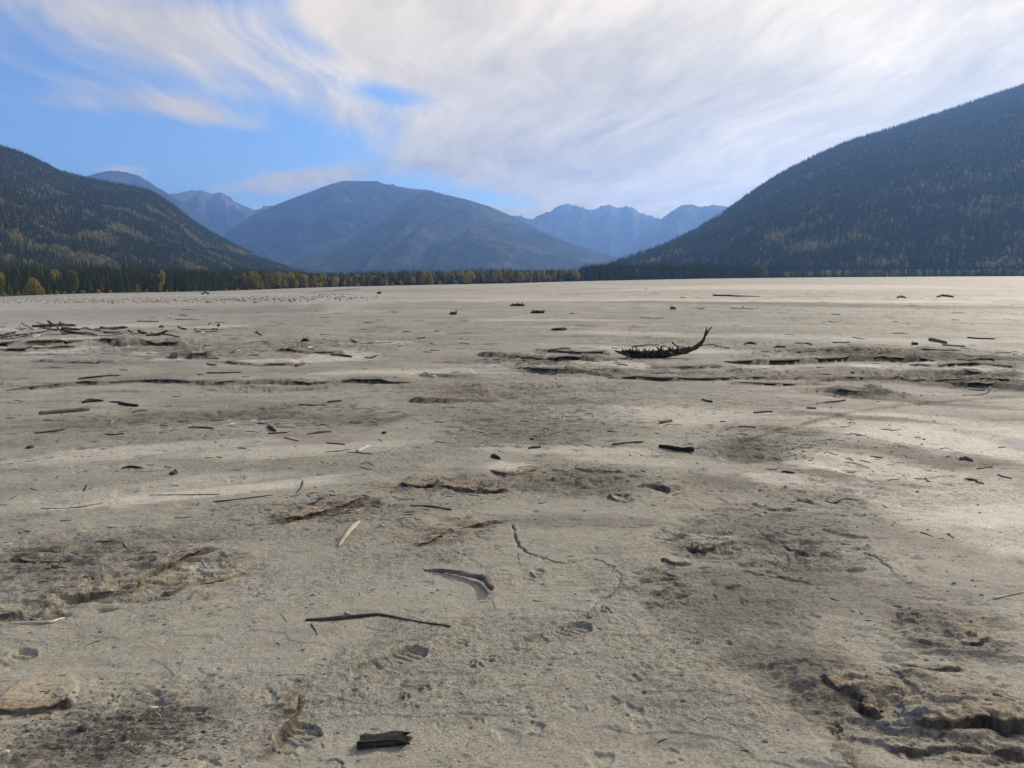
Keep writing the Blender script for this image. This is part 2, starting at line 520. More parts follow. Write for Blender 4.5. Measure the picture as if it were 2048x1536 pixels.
for i, (pp, hh, reach, cut, tint) in enumerate(SCARPS):
    pts = smooth_line([at(*p) for p in pp], 3)
    pad = reach * (1.3 if reach < .5 else 3.0)
    w = window(min(p[0] for p in pts) - pad, max(p[0] for p in pts) + pad, min(p[1] for p in pts) - pad, max(p[1] for p in pts) + pad)
    wx_, wy_ = x[w], y[w]
    if wx_.size == 0:
        continue
    sc = max(reach * .30, 0.03)
    jx = wx_ + sc * 0.5 * fbm(wx_ / sc / 1.6, wy_ / sc / 1.6, 4 if reach < .5 else 2, 60 + i, .55)
    jy = wy_ + sc * 0.5 * fbm(wx_ / sc / 1.6, wy_ / sc / 1.6, 4 if reach < .5 else 2, 160 + i, .55)
    d, sg, ps = seg_field(pts, jx, jy)
    # the raised side is the far one: left of travel when the line runs left to right
    if pts[-1][0] < pts[0][0]:
        sg = -sg
    ends = sstep(ps, 0.0, 0.10) * (1 - sstep(ps, 0.90, 1.0))
    ends = ends * (0.66 + 0.9 * fbm(wx_ / (reach * 1.1), wy_ / (reach * 1.1), 3, 260 + i))
    ends = np.clip(ends, 0, 1.2)
    cw = np.maximum(cell[live][w] * 0.5, 0.004)
    ru_ = reach if reach < .5 else reach * 2.4
    up = np.where(sg > 0, np.exp(-(d / ru_) ** 2 * 1.6), 0)
    dn = np.where(sg <= 0, np.exp(-(d / (reach * 0.10 + cw))), 0)
    rc = np.maximum(np.gradient(RR)[:x.shape[0], None][w[0]] * np.ones_like(d) * .7, cw)
    ew = 1.0 if reach < .5 else 2.1
    edge = sstep(d * sg, -rc * ew, rc * .5 * ew + hh * .12)
    h[w] += ends * (hh * (.85 if reach < .5 else .90) * up * edge - cut * (1.3 if reach < .5 else 2.6) * dn * (1 - edge))
    face_shade[w] = np.maximum(face_shade[w], np.clip(ends * 1.3, 0, 1) * np.exp(-(d / (hh * .45 + (rc if reach > .5 else cw))) ** 2))
    scarp_m[w] = np.maximum(scarp_m[w], tint * ends * np.exp(-(d / (reach * np.where(sg > 0, .8, .25))) ** 2))

crack_m = np.zeros_like(x)
CRACKS = [
    ([(1027, 1050), (1032, 1080), (1052, 1106), (1085, 1115), (1115, 1126), (1145, 1129), (1165, 1121), (1190, 1122),
      (1215, 1129), (1234, 1146), (1243, 1160), (1230, 1181), (1205, 1201), (1180, 1218)], .008, .036),
    ([(1730, 1110), (1752, 1118), (1772, 1132), (1791, 1148)], .010, .026),
    ([(1600, 1085), (1630, 1095), (1700, 1105), (1790, 1140)], .004, .008),
    ([(845, 1140), (880, 1150), (905, 1158)], .004, .010),
    ([(1185, 1218), (1165, 1235)], .004, .010),
    ([(660, 1520), (684, 1531), (690, 1545)], .006, .018),
    ([(1672, 1436), (1680, 1452)], .012, .034),
    ([(640, 925), (760, 938), (800, 946)], .010, .010),
    ([(900, 1100), (930, 1112), (960, 1130)], .007, .009),
]
for i, (pp, wd, dp) in enumerate(CRACKS):
    pts = smooth_line([at(*p) for p in pp], 4)
    w = window(min(p[0] for p in pts) - .2, max(p[0] for p in pts) + .2, min(p[1] for p in pts) - .2, max(p[1] for p in pts) + .2)
    wx_, wy_ = x[w], y[w]
    jx = wx_ + 0.034 * fbm(wx_ / .07, wy_ / .07, 3, 360 + i)
    jy = wy_ + 0.034 * fbm(wx_ / .07, wy_ / .07, 3, 370 + i)
    d, sg, ps = seg_field(pts, jx, jy)
    wdd = np.maximum(wd * (0.6 + 0.9 * (0.5 + 0.5 * fbm(wx_ / .2, wy_ / .2, 2, 380 + i))) * (1 - .75 * ps), cell[live][w] * 0.55)
    g_ = np.clip(1 - d / wdd, 0, 1) ** 0.6
    h[w] -= dp * g_ * (1 - .6 * ps)
    crack_m[w] = np.maximum(crack_m[w], g_)
    h[w] += 0.004 * np.where(sg > 0, np.exp(-d / 0.05), 0)


# boot prints: heel, toe, the way the toe points, length, depth
def boot(heel, toe, half=0.052, deep=0.013, lit=1.0):
    p, q = at(*heel), at(*toe)
    L = math.dist(p, q)
    ex, ey = (q[0] - p[0]) / L, (q[1] - p[1]) / L
    w = window(min(p[0], q[0]) - .15, max(p[0], q[0]) + .15, min(p[1], q[1]) - .15, max(p[1], q[1]) + .15)
    wx_, wy_ = x[w] - p[0], y[w] - p[1]
    s = (wx_ * ex + wy_ * ey) / L
    c = -wx_ * ey + wy_ * ex
    c = c + 0.006 * perlin(wx_ * 14, wy_ * 14, 71)
    prof = np.interp(s, [-.02, 0.03, .12, .28, .42, .62, .80, .92, .99, 1.02], [0, .55, .78, .72, .62, .88, 1.0, .86, .40, 0]) * half
    inside = prof - np.abs(c - 0.012 * np.sin(s * 3.0))
    m = sstep(inside, -0.003, 0.007)
    press = m * np.where(s < .36, 1.0, np.where(s < .5, .45, 1.0 * sstep(s, .5, .62)))
    bars = (np.sin((s * L + c * .5) * 2 * math.pi / 0.038) > 0.25) * m * sstep(s, .5, .56)
    lip = np.exp(-((inside + 0.012) / 0.010) ** 2) * ((s > -.1) & (s < 1.1))
    h[w] += -deep * press - 0.008 * bars + 0.006 * lip * lit


boot((706, 1352), (852, 1303), .058, .014)
boot((1045, 1292), (1180, 1251), .060, .014)
boot((560, 1496), (632, 1455), .070, .012)
boot((-20, 1336), (70, 1302), .060, .010)
boot((1395, 1110), (1480, 1098), .05, .006)


def dent(px, py, rad, deep, squash=1.0, lip=0.25):
    w = window(px - rad * 2, px + rad * 2, py - rad * 2, py + rad * 2)
    wx_, wy_ = x[w] - px, y[w] - py
    if wx_.size == 0:
        return
    d = np.hypot(wx_, wy_ * squash) / rad * (1 + .75 * perlin(wx_ / rad * .9 + px * 7, wy_ / rad * .9 + py * 7, 91))
    h[w] += -deep * (1 - sstep(d, .45, 1.0)) + lip * deep * np.exp(-((d - 1.15) / .25) ** 2)


def paw(u, v, size=0.036, deep=0.011, turn=0.3):
    cx, cy = at(u, v)
    dent(cx, cy, size * .62, deep, 1.3)
    for k in range(4):
        t = turn + (k - 1.5) * 0.55
        dent(cx + math.sin(t) * size * 1.15, cy + math.cos(t) * size * 1.15, size * .33, deep * .9, 1.0)


for p in [(983, 1321), (945, 1334), (840, 1380), (800, 1398), (1206, 1224), (1176, 1236), (1485, 1205), (1390, 1281), (1250, 998)]:
    paw(*p, size=random.uniform(.026, .034), turn=random.uniform(.2, .9))
for p in [(957, 1440, .03), (880, 1455, .03), (1230, 1408, .045), (1156, 1423, .04), (1268, 1364, .045), (1340, 1303, .04), (1455, 1285, .03),
          (1015, 1468, .05), (930, 1518, .05), (1075, 1452, .05), (1200, 1525, .05), (880, 1120, .035), (850, 1168, .04), (1075, 1145, .05),
          (650, 1145, .045), (660, 1185, .04), (730, 1185, .04), (1290, 1335, .04), (630, 1412, .035), (1480, 1460, .03), (1630, 1233, .05),
          (1280, 1450, .05), (1345, 1500, .04), (985, 1095, .06), (380, 1010, .10), (470, 955, .09), (160, 900, .10), (50, 880, .12),
          (400, 870, .12), (250, 985, .12), (1240, 996, .1), (1820, 1240, .05), (1460, 1330, .03)]:
    cx, cy = at(p[0], p[1])
    dent(cx, cy, p[2] * random.uniform(.6, 1.0), p[2] * random.uniform(.10, .22), random.uniform(.8, 1.5), .1)
rs = np.random.RandomState(5)
for _ in range(520):
    r_ = 1.9 * (12.0 / 1.9) ** rs.rand()
    a_ = R(-36) + R(72) * rs.rand()
    rad = (.005 + .022 * rs.rand() ** 2) * (1 + r_ / 10)
    dent(r_ * math.sin(a_), r_ * math.cos(a_), rad, rad * rs.uniform(.10, .30), rs.uniform(.7, 1.8), .12)

# channel edge: the smooth dip beside the lower right crust
for pp, dp, wd in [([(1430, 1300), (1530, 1352), (1600, 1402), (1650, 1440), (1690, 1500)], .030, .14), ([(1290, 1200), (1330, 1260), (1430, 1300)], .012, .16),
                   ([(1680, 950), (1800, 930), (1950, 905), (2080, 880)], .07, .5), ([(300, 838), (450, 834), (600, 832), (800, 845)], .06, .5)]:
    pts = smooth_line([at(*p) for p in pp], 4)
    w = window(min(p[0] for p in pts) - wd * 3, max(p[0] for p in pts) + wd * 3, min(p[1] for p in pts) - wd * 3, max(p[1] for p in pts) + wd * 3)
    d, sg, ps = seg_field(pts, x[w], y[w])
    h[w] -= dp * np.exp(-(d / wd) ** 2) * sstep(ps, 0, .12) * (1 - sstep(ps, .88, 1))

H[live] = h
H *= nearfade
Z = ZB + H


def ground_z(px, py):
    """height of the finished ground at a point"""
    a_, r_ = math.atan2(px, py), math.hypot(px, py)
    j = (a_ - a_dense[0]) / (a_dense[1] - a_dense[0])
    if j < 0 or j > NA - 1.01:
        return float(base_z(np.float64(px), np.float64(py)))
    i = bisect.bisect_left(rows, r_) - 1
    i = min(max(i, 0), NR - 2)
    ti = (r_ - RR[i]) / (RR[i + 1] - RR[i])
    j0 = int(j)
    tj = j - j0
    return float((Z[i, j0] * (1 - tj) + Z[i, j0 + 1] * tj) * (1 - ti) + (Z[i + 1, j0] * (1 - tj) + Z[i + 1, j0 + 1] * tj) * ti)


# --- what the surface is made of (colour of the sediment itself)
C = np.empty(X.shape + (3,), np.float32)
C[...] = (0.318, 0.300, 0.243)
c = C[live].copy()


def tint(m, rgb, k=1.0):
    global c
    m = (np.clip(m, 0, 1) * k)[..., None].astype(np.float32)
    c = c * (1 - m) + np.array(rgb, np.float32) * m


mott = fbm(x / 1.6, y / .8, 4, 80)
tint(sstep(mott, .05, .5), (.250, .233, .200), .55)
tint(sstep(-mott, .05, .5), (.360, .340, .295), .5)
fineM = fbm(x / .22, y / .13, 3, 81)
tint(sstep(fineM, .1, .55) * (1 - sstep(rr, 10, 25)), (.235, .215, .185), .45)
# beyond forty metres: pale dry silt in long level bands, greyer to the left
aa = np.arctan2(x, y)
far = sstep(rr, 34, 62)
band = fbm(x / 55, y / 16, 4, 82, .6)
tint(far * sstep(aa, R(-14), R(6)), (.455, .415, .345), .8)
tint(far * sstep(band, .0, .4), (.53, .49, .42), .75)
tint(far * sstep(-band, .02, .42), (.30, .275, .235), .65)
near_b = fbm(x / 11, y / 2.0, 4, 83, .6)
mid = sstep(rr, 9, 15) * (1 - sstep(rr, 45, 70))
tint(mid * sstep(near_b, .08, .45), (.44, .415, .36), .6)
tint(mid * sstep(-near_b, .08, .45), (.235, .222, .195), .6)
fs = fbm(x / 1.5 + .5 * fbm(x / 2, y / 2, 2, 90), y / .20, 4, 91, .62)
fs2 = fbm(x / 5.0, y / .8, 3, 92, .6)
msk = sstep(rr, 5.5, 11) * (1 - sstep(rr, 60, 110))
fs3 = fbm(x / 14, y / 2.6, 4, 96, .62)
tint(sstep(rr, 22, 40) * (1 - sstep(rr, 200, 330)) * sstep(fs3, .10, .42), (.155, .143, .122), .62)
tint(msk * sstep(fs + .6 * fs2, .16, .52), (.125, .115, .100), .80)
tint(msk * sstep(-fs + .4 * fs2, .22, .60), (.43, .405, .345), .55)
fn = fbm(x / .30, y / .11, 4, 93, .65)
tint((1 - sstep(rr, 7, 13)) * sstep(fn + .5 * mott, .20, .60), (.165, .152, .130), .60)
PALE = [(90, 687, 110, 5), (130, 701, 70, 6), (30, 698, 60, 5), (290, 707, 25, 5), (370, 716, 60, 4), (680, 712, 75, 9), (640, 722, 120, 4, .7),
        (750, 686, 90, 5, .6), (160, 654, 180, 4, .8), (420, 654, 90, 4, .8), (560, 722, 110, 4, .8), (1210, 729, 70, 6), (1260, 733, 45, 5), (1540, 741, 60, 6, .8), (1760, 738, 60, 7, .9),
        (1900, 738, 110, 6, .7), (1000, 727, 60, 4, .6), (1700, 800, 160, 5, .5), (1900, 870, 320, 34, .95), (1950, 1010, 230, 70, .9), (1560, 960, 150, 14, .7), (1850, 840, 250, 12, .9),
        (1750, 930, 200, 30, .8), (1300, 830, 300, 20, .6), (1150, 900, 200, 10, .7), (300, 900, 300, 14, .6), (400, 985, 340, 12, .7), (1380, 700, 280, 6, .7), (800, 745, 240, 6, .6), (1250, 920, 120, 12, .5), (1010, 935, 50, 12, .8), (620, 900, 260, 14, .45),
        (380, 1140, 70, 14, .5), (1420, 1075, 50, 15, .5), (300, 975, 300, 16, .35), (1500, 672, 500, 6, .5), (1400, 600, 600, 3, .8), (1100, 640, 200, 3, .5),
        (1560, 573, 460, 5, .8), (1000, 600, 300, 2.4, .7)]
tint(patches(PALE, rough=.55, soft=.35), (.60, .56, .47), .90)
DARK = [(330, 832, 430, 12, .8), (700, 835, 120, 12, .8), (150, 1110, 260, 45, .55), (250, 1470, 200, 75, .9), (80, 1510, 120, 40, .5), (1150, 1042, 200, 16, .7),
        (1480, 1210, 170, 70, .85), (1580, 1320, 170, 60, .8), (1650, 1180, 280, 60, .75), (1640, 1400, 60, 50, .8), (1560, 1060, 190, 40, .5), (1900, 905, 200, 16, .8), (1700, 950, 180, 14, .7),
        (1490, 900, 60, 22, .95), (1570, 862, 110, 9, .9), (1700, 832, 170, 6, .9), (1880, 806, 200, 5, .9), (1440, 960, 90, 20, .8), (1700, 1060, 300, 30, .5), (1650, 609, 520, 4, .8), (500, 618, 560, 8, .7), (140, 630, 240, 10, .5), (1090, 850, 230, 45, .45), (980, 784, 130, 6, .7),
        (1100, 965, 260, 30, .55), (900, 965, 200, 16, .6), (1780, 712, 330, 10, .6), (1100, 720, 170, 8, .6), (1900, 770, 200, 9, .6), (600, 612, 500, 3, .6), (480, 745, 300, 7, .4)]
tint(patches(DARK, rough=.8, soft=.6), (.165, .150, .125), .88)
BROWN = [(200, 1172, 90, 16), (330, 1150, 60, 16), (440, 1150, 70, 14), (430, 1200, 40, 16, .8), (60, 1385, 110, 38), (575, 1420, 40, 45), (540, 1495, 30, 40, .9),
         (640, 1020, 110, 22, .8), (880, 962, 130, 12, .9), (870, 1070, 100, 18, .6), (1780, 1390, 110, 26), (1950, 1420, 140, 26), (1850, 1500, 200, 40, .45), (1960, 1260, 60, 30, .8), (1400, 990, 110, 20, .35),
         (1330, 1180, 40, 14, .8), (380, 740, 260, 10, .25)]
tint(np.maximum(patches(BROWN, soft=.7), scarp_m * .9), (.37, .31, .225), .78)
RED = [(640, 865, 110, 18, .9), (900, 775, 110, 6, .8), (900, 795, 90, 6, .8), (1600, 762, 260, 7, .8), (1640, 805, 180, 16, .95), (1540, 855, 130, 18, .95), (900, 715, 110, 6, .6),
       (1140, 970, 110, 20, .5), (1600, 745, 110, 9, .5), (620, 595, 160, 5, .5), (860, 604, 60, 4, .5), (520, 1260, 40, 25, .3), (1900, 745, 60, 6, .5), (330, 700, 60, 6, .5), (1280, 745, 120, 5, .5)]
tint(patches(RED, rough=.6, soft=.8), (.255, .205, .180), .65)
tint(flaky * sstep(fbm(x / .3, y / .1, 3, 84), -.1, .4), (.215, .195, .165), .35)
tint(np.maximum(face_shade, strata_shade), (.060, .053, .044), .9)  # shade of the step faces, put into the sediment colour
# darker colour along the thin cracks
tint(crack_m * .5, (.20, .185, .16), .8)
# gravel bar far left
gravel_zone = patches([(150, 600, 330, 9), (420, 598, 200, 8), (690, 597, 80, 6, .9)], soft=.4)
tint(gravel_zone, (.43, .405, .365), .8)
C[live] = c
# where dark flecks paint in shade of small flake edges, among organic crumbs
FLECK_ZONES = [(1090, 850, 330, 60, .9), (1160, 965, 260, 45, .9), (680, 1015, 230, 45, .8), (120, 1120, 280, 70, .8), (250, 1465, 250, 85, 1.0), (1780, 712, 360, 22, 1.0), (1100, 722, 230, 18, 1.0), (1950, 760, 170, 26, 1.0),
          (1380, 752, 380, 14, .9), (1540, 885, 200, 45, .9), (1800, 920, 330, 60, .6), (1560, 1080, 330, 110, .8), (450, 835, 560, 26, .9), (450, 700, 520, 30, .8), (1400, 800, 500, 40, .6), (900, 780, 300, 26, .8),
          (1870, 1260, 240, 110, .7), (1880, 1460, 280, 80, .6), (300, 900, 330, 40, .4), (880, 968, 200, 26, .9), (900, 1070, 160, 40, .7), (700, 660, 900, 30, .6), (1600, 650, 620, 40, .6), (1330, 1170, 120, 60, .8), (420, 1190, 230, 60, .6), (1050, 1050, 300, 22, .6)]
lit = np.maximum(patches(FLECK_ZONES, rough=.8, soft=.8), .30 * sstep(fbm(x / 2.2, y / 1.1, 3, 95), -.05, .4))
inf = ~np.isin(np.arange(NR), np.arange(x.shape[0]))
C[inf, :, :] = (.40, .37, .31)
C[:x.shape[0], NA:, :] = (.32, .30, .25)
# under the woods and beyond: forest floor
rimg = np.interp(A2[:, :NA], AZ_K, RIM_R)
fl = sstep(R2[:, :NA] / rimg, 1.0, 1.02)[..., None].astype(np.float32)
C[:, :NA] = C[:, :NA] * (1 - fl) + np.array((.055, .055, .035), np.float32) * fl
dull = np.zeros_like(X, dtype=np.float32)
dull[live] = np.clip(flaky + patches(DARK, rough=.7, soft=.8) * .6, 0, 1)


def grid_mesh(name, xs, ys, zs, wrap):
    nr, na = xs.shape
    me = bpy.data.meshes.new(name)
    nv = nr * na
    co = np.empty((nv, 3), np.float32)
    co[:, 0], co[:, 1], co[:, 2] = xs.ravel(), ys.ravel(), zs.ravel()
    cols_ = na if wrap else na - 1
    i, j = np.meshgrid(np.arange(nr - 1), np.arange(cols_), indexing='ij')
    j2 = (j + 1) % na
    q = np.stack([i * na + j, (i + 1) * na + j, (i + 1) * na + j2, i * na + j2], -1).reshape(-1, 4)
    q = q[:, ::-1]
    nf = len(q)
    me.vertices.add(nv)
    me.vertices.foreach_set('co', co.ravel())
    me.loops.add(nf * 4)
    me.loops.foreach_set('vertex_index', q.ravel().astype(np.int32))
    me.polygons.add(nf)
    me.polygons.foreach_set('loop_start', np.arange(0, nf * 4, 4, dtype=np.int32))
    me.polygons.foreach_set('use_smooth', np.ones(nf, dtype=bool))
    me.update(calc_edges=True)
    return me


def link(name, me, mat=None, parent=None, **props):
    o = bpy.data.objects.new(name, me)
    col.objects.link(o)
    if mat is not None and me is not None and not me.materials:
        me.materials.append(mat)
    if parent is not None:
        o.parent = parent
    for k, v in props.items():
        o[k] = v
    return o


def new_mat(name):
    m = bpy.data.materials.new(name)
    m.use_nodes = True
    m.node_tree.nodes.clear()
    gg = G(m.node_tree)
    bs = gg.n('ShaderNodeBsdfPrincipled')
    out = gg.n('ShaderNodeOutputMaterial')
    m.node_tree.links.new(bs.outputs[0], out.inputs[0])
    return m, gg, bs


def bump(gg, bs, height, strength, dist):
    nd = gg.n('ShaderNodeBump')
    nd.inputs['Strength'].default_value = strength
    nd.inputs['Distance'].default_value = dist
    gg.put(nd.inputs['Height'], height)
    gg.t.links.new(nd.outputs[0], bs.inputs['Normal'])


mud, gg, bs = new_mat('dry_lake_silt')
at_c = gg.n('ShaderNodeAttribute', attribute_name='sediment')
at_d = gg.n('ShaderNodeAttribute', attribute_name='dull')
at_r = gg.n('ShaderNodeAttribute', attribute_name='rough_amt')
P = gg.n('ShaderNodeTexCoord').outputs['Object']
grain = gg.noise(P, 90, 3, .65)
grit = gg.noise(P, 330, 1, .6)
blot = gg.noise(P, 9, 4, .62)
spk = gg.voro(P, 55)
spn = gg.noise(P, 3.0, 4, .6)
specks = gg.smooth(spk, 0.30, 0.16) * gg.smooth(spn, .44, .60)
pit = gg.noise(P, 34, 3, .6)
tone = (0.66 + gg.smooth(grain, .28, .72) * 0.46 + (blot - .5) * 0.5) * (1.08 - gg.m('MULTIPLY', at_r.outputs['Fac'], gg.smooth(pit, .30, .56, 0.46, 0.0)))
base = gg.vop('MULTIPLY', at_c.outputs['Color'], gg.vec(tone, tone, tone))
base = gg.mix(specks * 0.75, base, (.075, .068, .058))
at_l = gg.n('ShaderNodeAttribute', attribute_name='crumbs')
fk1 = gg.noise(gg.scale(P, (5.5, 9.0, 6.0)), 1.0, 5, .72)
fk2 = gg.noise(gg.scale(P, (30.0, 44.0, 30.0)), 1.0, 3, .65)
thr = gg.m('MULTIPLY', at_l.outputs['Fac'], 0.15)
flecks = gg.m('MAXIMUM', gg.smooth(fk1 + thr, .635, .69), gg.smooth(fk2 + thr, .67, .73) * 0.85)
base = gg.mix(flecks * 0.80, base, (.085, .077, .064))  # flecks: painted shade of tiny flake edges, plus dark crumbs
wht = gg.smooth(gg.voro(P, 38), 0.10, 0.05) * gg.smooth(gg.noise(P, 2.2, 3, .5), .54, .64)
base = gg.mix(wht * 0.5, base, (.55, .52, .46))
gg.put(bs.inputs['Base Color'], base)
gg.put(bs.inputs['Roughness'], gg.smooth(at_d.outputs['Fac'], 0.0, 1.0, 0.70, 0.95))
bs.inputs['Specular IOR Level'].default_value = 0.16
bump(gg, bs, (grain * 0.6 + grit * 0.3 + pit * 1.1) * gg.m('ADD', at_r.outputs['Fac'], 0.12) + blot * 0.8, 1.0, 0.009)

gme = grid_mesh('mudflat', X, Y, Z, True)
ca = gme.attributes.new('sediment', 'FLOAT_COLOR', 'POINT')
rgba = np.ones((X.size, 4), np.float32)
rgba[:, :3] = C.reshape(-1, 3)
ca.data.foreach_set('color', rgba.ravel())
rg_ = np.full(X.shape, .5, np.float32)
rg_[live] = np.clip(np.maximum(rgh, flaky * .9), 0, 1)
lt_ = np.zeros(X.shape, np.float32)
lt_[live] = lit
la = gme.attributes.new('crumbs', 'FLOAT', 'POINT')  # fleck strength, for painted edge shade as well as crumbs
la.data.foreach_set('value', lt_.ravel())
ra = gme.attributes.new('rough_amt', 'FLOAT', 'POINT')
ra.data.foreach_set('value', rg_.ravel())
da = gme.attributes.new('dull', 'FLOAT', 'POINT')
da.data.foreach_set('value', dull.ravel())
ground = link('mudflat_ground', gme, mud, kind='structure')

# overhanging lips of peeled crust along the broken ledges, ragged and with gaps
lrg = random.Random(41)
for i, (pp, hh, reach, cut, tnt) in enumerate(SCARPS):
    if hh < .016 or pp[0] == (1455, 900):
        continue
    line = smooth_line([at(*q) for q in pp], 6)
    if line[-1][0] < line[0][0]:
        line = line[::-1]
    step = .014 if reach < .5 else .05
    pts = []
    for (p0, p1) in zip(line[:-1], line[1:]):
        m_ = max(int(math.dist(p0, p1) / step), 1)
        pts += [(p0[0] + (p1[0] - p0[0]) * k / m_, p0[1] + (p1[1] - p0[1]) * k / m_) for k in range(m_)]
    n_ = len(pts)
    if n_ < 12:
        continue
    big = reach > .5
    sc = max(reach * .30, .03)
    pa = np.array(pts)
    # follow the same wandering edge as the ground step
    oc = 2 if big else 4
    pa[:, 0] -= sc * .5 * fbm(pa[:, 0] / sc / 1.6, pa[:, 1] / sc / 1.6, oc, 60 + i, .55)
    pa[:, 1] -= sc * .5 * fbm(pa[:, 0] / sc / 1.6, pa[:, 1] / sc / 1.6, oc, 160 + i, .55)
    k = 2 if big else 3
    pa = np.stack([np.convolve(np.pad(pa[:, q], k, 'edge'), np.ones(2 * k + 1) / (2 * k + 1), 'valid') for q in (0, 1)], 1)
    tg = np.gradient(pa, axis=0)
    tg /= np.maximum(np.hypot(tg[:, 0], tg[:, 1]), 1e-9)[:, None]
    nm = np.stack([-tg[:, 1], tg[:, 0]], 1)          # towards the raised side
    gap = fbm(pa[:, 0] / (sc * 1.1), pa[:, 1] / (sc * 1.1), 3, 460 + i, .6) + .22
    lip = (hh * (.30 if big else .45)) * np.clip(.55 + 1.3 * fbm(pa[:, 0] / (sc * .35), pa[:, 1] / (sc * .35), 3, 480 + i, .6), .05, 1.6)
    thick = hh * (.24 if big else .30) * (1 + .5 * fbm(pa[:, 0] / sc, pa[:, 1] / sc, 2, 490 + i))
    runs, cur = [], []
    for q in range(n_):
        if gap[q] > 0 and 2 < q < n_ - 3:
            cur.append(q)
        else:
            if len(cur) > 5:
                runs.append(cur)
            cur = []
    if len(cur) > 5:
        runs.append(cur)
    for run in runs:
        V_, F_ = [], []
        L_ = len(run)
        for j_, q in enumerate(run):
            tp = min(j_, L_ - 1 - j_, 4) / 4.0
            bk, md_ = hh * 2.2, hh * .5
            px_, py_ = pa[q]
            nx_, ny_ = nm[q]
            zt = ground_z(px_ + nx_ * bk, py_ + ny_ * bk)
            zm = max(ground_z(px_ + nx_ * md_, py_ + ny_ * md_), zt - hh * .1)
            lp, th_ = lip[q] * tp, thick[q] * (.25 + .75 * tp)
            ja, jb = lrg.uniform(-.12, .12) * thick[q], lrg.uniform(-.15, .15) * lip[q]
            for (o_, z_) in ((bk, zt - .002), (md_, zm + th_ * .45 + ja), (-lp * .8 + jb, zm + th_ * .30 + ja), (-lp + jb, zm - th_ * .25), (-lp * .75 + jb, zm - th_ * .75), (md_ * .8, zm - th_ * .9)):
                V_.append((px_ + nx_ * o_, py_ + ny_ * o_, z_))
            if j_:
                a0, b0 = (j_ - 1) * 6, j_ * 6
                F_ += [(a0 + c_, b0 + c_, b0 + c_ + 1, a0 + c_ + 1) for c_ in range(5)]
        lm = bpy.data.meshes.new('crust_lip')
        lm.from_pydata(V_, [], [f_[::-1] for f_ in F_])
        lm.materials.append(mud)
        w_ = np.array([(.24, .215, .175), (.27, .235, .185), (.26, .225, .175)][i % 3] if tnt < .6 else (.31, .255, .18), np.float32)
        cc_ = np.ones((len(V_), 4), np.float32)
        cc_[:, :3] = w_ * (1 + .12 * np.random.RandomState(i).randn(len(V_), 1))
        lm.attributes.new('sediment', 'FLOAT_COLOR', 'POINT').data.foreach_set('color', cc_.ravel())
        for an, av in (('dull', 1.0), ('rough_amt', .8), ('crumbs', .6)):
            lm.attributes.new(an, 'FLOAT', 'POINT').data.foreach_set('value', np.full(len(V_), av, np.float32))
        link('crust_ledge', lm, parent=ground)

# ------------------------------------------------------------------ hills and mountains
def skyline(pts):
    A_, E_ = [], []
    for u_, v_ in pts:
        d = pix_dir(u_, v_)
        A_.append(math.atan2(d.x, d.y))
        E_.append(d.z / math.hypot(d.x, d.y))
    return np.array(A_), np.array(E_)


def mountain(name, pts, rb, rr_, na, nt, zb, shape=1.0, rough=0.05, ridges=6.0, tree_h=0.0, seed=0, back=0.12, jag=0.0, lean=0.0, rw=0.10):
    """a slope that climbs from its foot to a crest and falls away behind; rb / rr_: distance of foot and crest by azimuth"""
    A_, E_ = skyline(pts)
    a = np.linspace(A_[0], A_[-1], na)
    e = np.interp(a, A_, E_)
    k = max(int(na * 0.006), 1)
    e = np.convolve(np.pad(e, k, 'edge'), np.ones(2 * k + 1) / (2 * k + 1), 'valid')
    Rb = np.interp(a, *zip(*[(math.atan((u_ - 1024) / F), d_) for u_, d_ in rb])) if isinstance(rb, list) else np.full(na, rb)
    Rr = np.interp(a, *zip(*[(math.atan((u_ - 1024) / F), d_) for u_, d_ in rr_])) if isinstance(rr_, list) else np.full(na, rr_)
    t = np.concatenate([np.linspace(0, 1, nt), 1 + np.linspace(0, 1, nt // 3)[1:]])
    T, A2_ = np.meshgrid(t, a, indexing='ij')
    RB, RC = Rb[None, :], Rr[None, :]
    rng = RB + (RC - RB) * np.minimum(T, 1) + np.maximum(T - 1, 0) * RC * back
    zc = CAM_H + RC * e[None, :] - tree_h
    if jag:
        zc = zc + RC * jag * fbm(a[None, :] * 130, a[None, :] * 0 + seed, 4, seed + 3, .6)
    front = zb + (zc - zb) * np.minimum(T, 1) ** shape
    drop = np.maximum(T - 1, 0)
    z = front - (zc - zb) * (drop * 1.6 - 0.6 * drop ** 2) * 0.9
    xs, ys = rng * np.sin(A2_), rng * np.cos(A2_)
    # gullies and spurs run up and down the slope; none right at foot and crest
    sc = (Rr.mean() - Rb.mean())
    w1 = fbm(A2_ * ridges * 0.7 + lean * T, T * 1.2, 3, seed + 11) * 0.5
    spur = 1 - 2.2 * np.abs(fbm(A2_ * ridges + lean * T * 1.5 + w1, T * 0.9 + seed, 4, seed, .5))
    env = np.clip(np.minimum(T, 1) * 4, 0, 1) * np.where(T < 1, np.clip((1 - T) * 5, 0, 1), np.clip((T - 1) * 5, 0, 1))
    zr = (zc - zb)
    z = z + env * zr * (rw * (spur - 0.35) + rough * fbm(xs / sc * 9, ys / sc * 9, 5, seed + 21, .6))
    return grid_mesh(name, xs, ys, z, False), xs, ys, z, T


